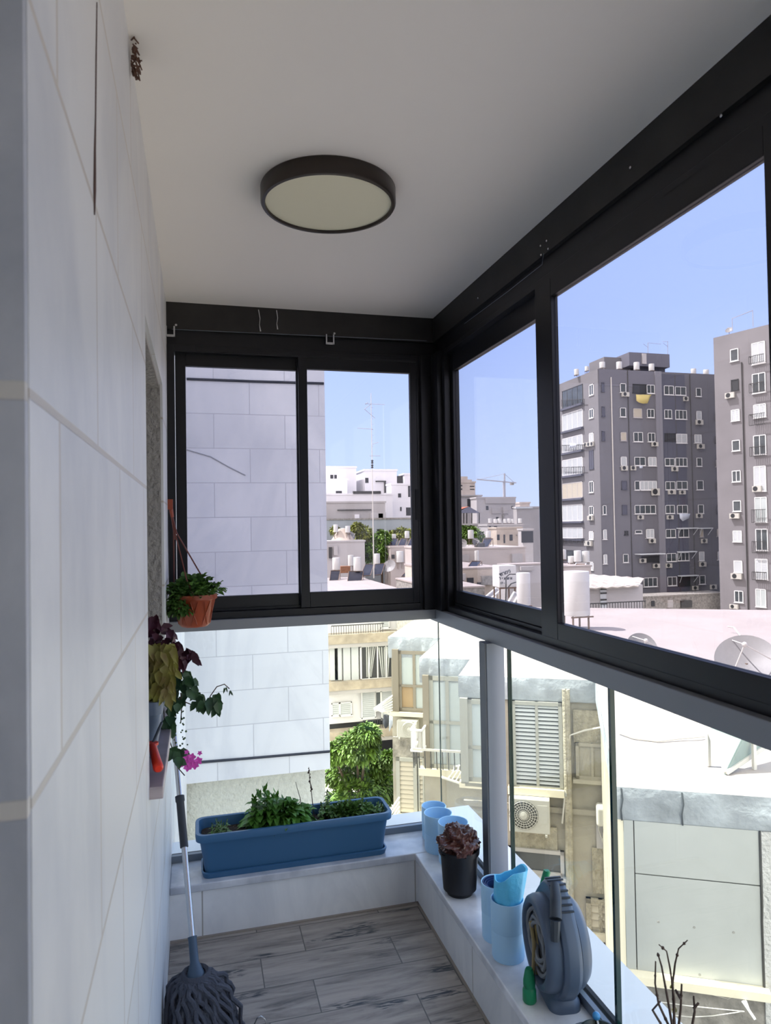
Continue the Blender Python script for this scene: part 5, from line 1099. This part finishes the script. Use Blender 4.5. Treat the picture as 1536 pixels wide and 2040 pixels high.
# ---- grey tower
def c4(r): return tuple((1080+v/3.642) if i % 2 == 0 else (680+v/3.642) for i, v in enumerate(r))
YT = 85; FT = Fac((0,YT,0),(1,0,0)); xc = pY(1195,900,YT).x; XL = Fac((xc,YT,0),(0,1,0)); ztop = pY(1300,740,YT).z
FT.P0 = Vector((0,YT,0)); yl = XL.pt(1115,900).y; xr_ = pY(1445,900,YT).x
tw = thing('grey_tower', 'wide grey apartment tower with many windows and roof tanks', 'tower', ((xc+xr_)/2,YT+5,GZ))
MB().box(xc,xr_,YT,yl,GZ,ztop).build('wall', X['slate'], tw)
MB().box(xc-.06,xc+.02,YT+.01,yl,GZ,ztop).build('side_wall', X['slate3'], tw)
q = FT.rect(c4((880,230,1050,1900))); MB(FT.xf).box(q[0],q[1],0,.12,GZ,ztop-.3).build('dark_strip', X['slate2'], tw)
q = FT.rect(c4((832,215,878,1900))); MB(FT.xf).box(q[0],q[1],0,.25,GZ,ztop).build('light_strip', simple('mid grey paint', (.22,.22,.25)), tw)
q = FT.rect(c4((410,200,868,318))); MB(FT.xf).box(q[0],q[1],0,.05,ztop-(q[3]-q[2]),ztop).build('top_band', simple('top grey paint', (.16,.16,.19)), tw)
for x,z1 in ((500,260),(620,210),(820,215),(962,240),(1072,240)):
    p0 = FT.pt(*c4((x,z1)),.1); 
    MB().tube([p0,(p0.x,p0.y,GZ+5)], .09 if x == 500 else .06, 5).build('drainpipe', X['pipe'] if x == 500 else X['iron'], tw)
WT = """427,300,448,365,g;562,307,604,372,w;655,312,752,375,d;755,317,812,380,w;880,323,950,390,w;960,330,1040,393,w;1112,340,1150,402,w
430,475,452,545,g;562,483,604,550,w;657,488,720,555,b;757,493,810,555,w;882,497,937,562,w;962,500,1045,567,w;1115,507,1152,570,s
430,653,452,720,g;566,660,608,722,b;659,660,727,730,w;763,665,816,730,w;884,668,965,725,d;968,672,1047,740,s;1102,677,1152,738,s
567,838,610,905,s;665,840,745,903,w;765,840,825,905,s;886,848,957,905,w;962,845,1048,908,w;1117,845,1155,908,w
574,1013,612,1075,g;667,1013,705,1080,w;705,1013,828,1080,s;890,1017,962,1078,w;970,1015,1050,1075,w;1118,1010,1166,1078,w
437,1190,462,1257,w;578,1188,614,1255,g;667,1188,820,1252,w;890,1188,957,1250,w;975,1188,1052,1250,w;1127,1185,1168,1250,w
440,1365,465,1437,s;595,1375,620,1405,d;670,1370,720,1395,w;750,1362,808,1427,s;892,1362,965,1425,w;985,1360,1060,1422,w;1140,1360,1166,1420,b
443,1545,468,1615,s;583,1543,622,1605,w;720,1560,850,1600,d;897,1537,970,1598,w;978,1532,1062,1592,w;1134,1525,1172,1592,s
733,1713,832,1780,w;905,1707,973,1773,w;982,1705,1070,1773,d;1137,1697,1180,1762,w
1255,350,1275,408,w;1255,520,1275,575,d;1255,690,1275,740,d;1258,860,1280,910,b;1262,1020,1285,1075,g;1265,1190,1288,1250,g;1265,1360,1290,1415,b;1270,1525,1295,1585,s"""
for line in WT.replace('\n',';').split(';'):
    v = line.split(','); r = c4([float(k) for k in v[:4]]); window(FT, tw, r, v[4], th=.075, out=.12)
AT = """570,372,620,405,0;1108,573,1155,608,1;787,733,830,765,2;1117,748,1165,782,2;567,905,610,940,3;635,905,670,938,3;932,912,974,945,3;787,1068,840,1120,4;907,1080,957,1112,4;987,1083,1028,1112,4
685,1262,725,1293,5;897,1262,940,1293,5;1110,1250,1150,1283,5;768,1432,812,1465,6;1147,1432,1185,1465,6;700,1575,743,1608,7;797,1612,842,1645,7;887,1610,930,1643,7;1133,1600,1177,1635,7;1082,1773,1120,1805,8;1212,1765,1253,1798,8;1018,405,1048,437,0"""
rows = {}
for line in AT.replace('\n',';').split(';'):
    v = [float(k) for k in line.split(',')]; rows.setdefault(int(v[4]), []).append(v[:4])
CT = ['first','second','third','fourth']
for k in sorted(rows):
    L = sorted(rows[k])
    for i, v in enumerate(L):
        pos = 'alone there' if len(L) == 1 else f'{CT[i]} from left'
        if len(L) == 2: pos = ('left' if i == 0 else 'right')+' one'
        ac(FT, c4(v), f'air conditioner under the {ORD[k]} window row of the grey tower, {pos}', out=.12)
# side face bays
def sidebox(r, o0, o1, name, m):   # rect in crop pixels on the side face
    x0,y0,x1,y1 = c4(r); p0 = XL.pt(x0,(y0+y1)/2); p1 = XL.pt(x1,(y0+y1)/2); pm = XL.pt((x0+x1)/2,y0); pn = XL.pt((x0+x1)/2,y1)
    MB().box(xc-.06-o1,xc-.06-o0,min(p0.y,p1.y),max(p0.y,p1.y),pn.z,pm.z).build(name, X[m], tw)
for y0,y1,k in ((335,470,'w'),(510,640,'s'),(690,800,'s'),(850,970,'s'),(1025,1140,'b'),(1185,1305,'s'),(1350,1430,'s'),(1515,1600,'w')):
    window(XL, tw, c4((150,y0,300,y1)), k, n=4, th=.10, out=.08, frame='iron' if k == 'w' else None, name='balcony_window'); sidebox((147,y1,306,y1+14),.05,.45,'balcony_slab','slate2')
for y0,y1,k in ((312,392,'w'),(490,558,'w'),(665,735,'s'),(790,925,'g'),(1015,1098,'w'),(1195,1260,'w'),(1378,1438,'s'),(1600,1660,'s')):
    window(XL, tw, c4((345,y0,378,y1)), k, n=2, th=.10, out=.08)
for y0,y1 in ((425,485),(755,805),(915,975),(1435,1475)):
    x0,_,x1,_ = c4((140,0,306,0)); A_ = XL.pt(*c4((140,y0)),.5); B_ = XL.pt(*c4((306,y0-5)),.5); hh = (y1-y0)/3.642*YT/F_PX; b = MB(); b.bar(A_,B_,.08)
    for i in range(14): p_ = A_.lerp(B_,i/13); b.bar(p_,p_-Vector((0,0,hh)),.05)
    b.build('balcony_rail', X['iron'], tw)
for i,(r,lab) in enumerate((((315,735,338,765),'left air conditioner on the tower side wall beside the laundry balcony'),((340,733,360,765),'middle air conditioner on the tower side wall beside the laundry balcony'),((362,730,384,762),'right air conditioner on the tower side wall beside the laundry balcony'),((345,1265,380,1300),'air conditioner on the tower side wall below the sixth window'),((322,1448,372,1485),'air conditioner on the tower side wall at the second lowest balcony'))): ac(XL, c4(r), 'white '+lab, out=.08)
MB(FT.xf).box(FT.sz(*c4((668,1560)))[0],FT.sz(*c4((852,1560)))[0],.12,1.4,FT.sz(*c4((760,1545)))[1],FT.sz(*c4((760,1538)))[1]).build('awning', X['awn'], tw)
for r in ((970,1352,1105,1360),(1125,1352,1210,1360),(975,1522,1095,1530),(980,1695,1108,1702)):
    q = FT.rect(c4(r)); b = MB(FT.xf).box(q[0],q[1],.12,.9,q[2],q[3]); b.bar((q[0]+.1,.85,q[2]),(q[0]+.3,.14,q[2]-.9),.06); b.bar((q[1]-.1,.85,q[2]),(q[1]-.3,.14,q[2]-.9),.06); b.build('awning', X['awn'], tw)
# penthouse
q = FT.rect(c4((632,82,925,188))); zz = ztop
MB().box(FT.sz(*c4((632,130)),-2)[0],FT.sz(*c4((925,130)),-2)[0],YT+2,YT+7,pY(*c4((780,182)),YT+2).z,pY(*c4((780,86)),YT+2).z).build('roof_house', simple('roof house paint', (.14,.14,.17)), tw)
MB().box(FT.sz(*c4((700,130)),-3)[0],FT.sz(*c4((890,130)),-3)[0],YT+3,YT+6.5,zz,pY(*c4((780,182)),YT+3).z+.1).build('roof_house_base', X['slate2'], tw)
MB().box(FT.sz(*c4((450,130)),-4)[0],FT.sz(*c4((640,130)),-4)[0],YT+4,YT+8,zz,pY(*c4((560,118)),YT+4).z).build('roof_house_wing', X['slate3'], tw)
q0 = pY(*c4((725,88)),YT+1.9); q1 = pY(*c4((757,165)),YT+1.9); MB().box(q0.x,q1.x,YT+1.85,YT+2,q1.z,q0.z).build('light_panel', X['pale'], tw)
for i,(x,a,c,w_,YY) in enumerate(((250,203,245,30,90),(325,183,215,26,92),(437,152,195,36,88),(560,150,202,36,86),(686,153,208,36,86),(794,165,214,34,86),(1099,200,238,32,87),(1190,207,241,34,87))):
    x_, a_ = c4((x,a)); _, c_ = c4((x,c)); tank(x_,a_,c_,w_/3.642,YY,label=f'white tank on the grey tower roof, {["first","second","third","fourth","fifth","sixth","seventh","eighth"][i]} from the left along the roof edge',standh=max(.1,pY(x_,c_,YY).z-ztop))
for x,y0,lab in ((768,10,'thin aerial with top bar on the roof house, left one'),(911,0,'thin aerial with short bars on the roof house, right one')):
    p0 = pY(*c4((x,95)),YT+4); p1 = pY(*c4((x,y0)),YT+4); b = MB().tube([p0,p1],.05,4); b.tube([p1,p1+Vector((2.2 if x < 800 else -.9,0,-.1))],.03,4); b.tube([p0.lerp(p1,.6),p0.lerp(p1,.6)+Vector((-.8,0,.5))],.03,4)
    tag(b.build('roof_aerial', X['crane'], None, loc=p0), lab, 'antenna')
def hang(fac, L0, L1, m, label, out=.8):
    cloth([fac.pt(*c4(p),out+.1*(i%2)) for i,p in enumerate(L0)]+[fac.pt(*c4(p),out+.1*(i%2)) for i,p in enumerate(L1)], m, label)
hang(FT, [(682,385),(705,387),(735,386),(770,388),(795,386)], [(684,430),(705,445),(735,452),(765,450),(785,400)], X['yellow'], 'yellow cloth hanging below the top windows of the grey tower')
hang(FT, [(995,1248),(1020,1248),(1045,1250),(1075,1250)], [(1000,1285),(1020,1305),(1040,1295),(1065,1285)], X['clothw'], 'blue and white laundry hanging on the dark strip of the tower')
hang(FT, [(705,905),(720,905),(732,905)], [(707,920),(720,922),(730,918)], X['clothw'], 'small pale cloth hanging under the fourth row of windows')
hang(XL, [(200,738),(215,738),(230,740),(250,742)], [(202,770),(216,775),(232,768),(248,765)], X['clothw'], 'white laundry on a balcony of the tower side face', .6)
blk('stained low wall at the foot of the grey tower', 1280, 1445, 1187, 78, 3, 'conc', [(1297,1197,1304,1208),(1328,1195,1338,1210,'greyb'),(1355,1196,1376,1210,'iron')])
# ---- right tower
def c5(r): return tuple((1380+v/2.757) if i % 2 == 0 else (600+v/2.757) for i, v in enumerate(r))
PL = pY(1427,900,76); FR = Fac((PL.x,PL.y,0),(.32,-.946)); 
ztr = FR.pt(1475,660).z; s1 = FR.sz(1600,900)[0]
tr = thing('pale_grey_tower', 'pale grey tower at the right edge with balconies and shutters', 'tower', (PL.x+4,PL.y,GZ))
MB(FR.xf).box(0,s1,-14,0,GZ,ztr).build('wall', simple('pale grey tower paint', (.22,.21,.22), noise=(.35,.12), bump=(1,.3,.05)), tr)
WR = """207,262,253,330,w;212,430,253,490,d;212,595,260,658,s;217,763,262,823,w;217,930,266,993,w;222,1095,268,1155,w;222,1260,272,1322,s;227,1425,275,1490,s;230,1590,280,1655,w
325,225,400,345,s;328,395,402,505,w;335,565,405,640,s;335,735,405,845,w;337,905,405,1045,s;342,1075,410,1215,c;347,1250,415,1370,w;345,1415,415,1530,s;347,1580,405,1680,c"""
for line in WR.replace('\n',';').split(';'):
    v = line.split(','); window(FR, tr, c5([float(k) for k in v[:4]]), v[4], th=.10, out=.05)
for r in ((322,620,408,680),(325,800,408,850),(335,1145,412,1215),(338,1320,418,1382),(338,1488,418,1530),(322,450,405,500),(320,300,403,340)):
    q = FR.rect(c5(r)); b = MB(FR.xf); b.bar((q[0],.5,q[3]),(q[1],.5,q[3]),.07); b.bar((q[0],.5,q[2]),(q[1],.5,q[2]),.07); b.bar((q[0],0,q[3]),(q[0],.5,q[3]),.06); a = q[0]
    while a < q[1]: b.bar((a,.5,q[2]),(a,.5,q[3]),.04); a += .22
    b.build('balcony_rail', X['iron'], tr)
for i,(r,lab) in enumerate((((185,503,235,535),'under the second window from the roof'),((210,1165,262,1195),'under the sixth window from the roof'),((217,1495,275,1527),'under the eighth window from the roof'),((335,1015,383,1048),'beside the fifth balcony window'),((210,1665,255,1690),'lowest, just above the pinkish roof'))): ac(FR, c5(r), f'white air conditioner on the pale grey right tower, {lab}', out=.05)
for x in (268,):
    p0 = FR.pt(*c5((268,335)),.1); MB().tube([p0,(p0.x,p0.y,GZ+4)],.07,5).build('drainpipe', X['iron'], tr)
p0 = FR.pt(*c5((218,165))); p1 = FR.pt(*c5((332,140))); b = MB(); h = Vector((0,0,2.0)); b.tube([p0,p0+h*.8,p1+h,p1],.06,4); tag(b.build('roof_frame', X['crane'], None, loc=p0), 'thin pipe frame on the pale grey tower roof', 'frame')
q = FR.pt(*c5((200,160)),-.8); dish(*c5((200,160)),6,q.y,'small white dish on the pale grey tower roof',(-.6,-.4,.5))
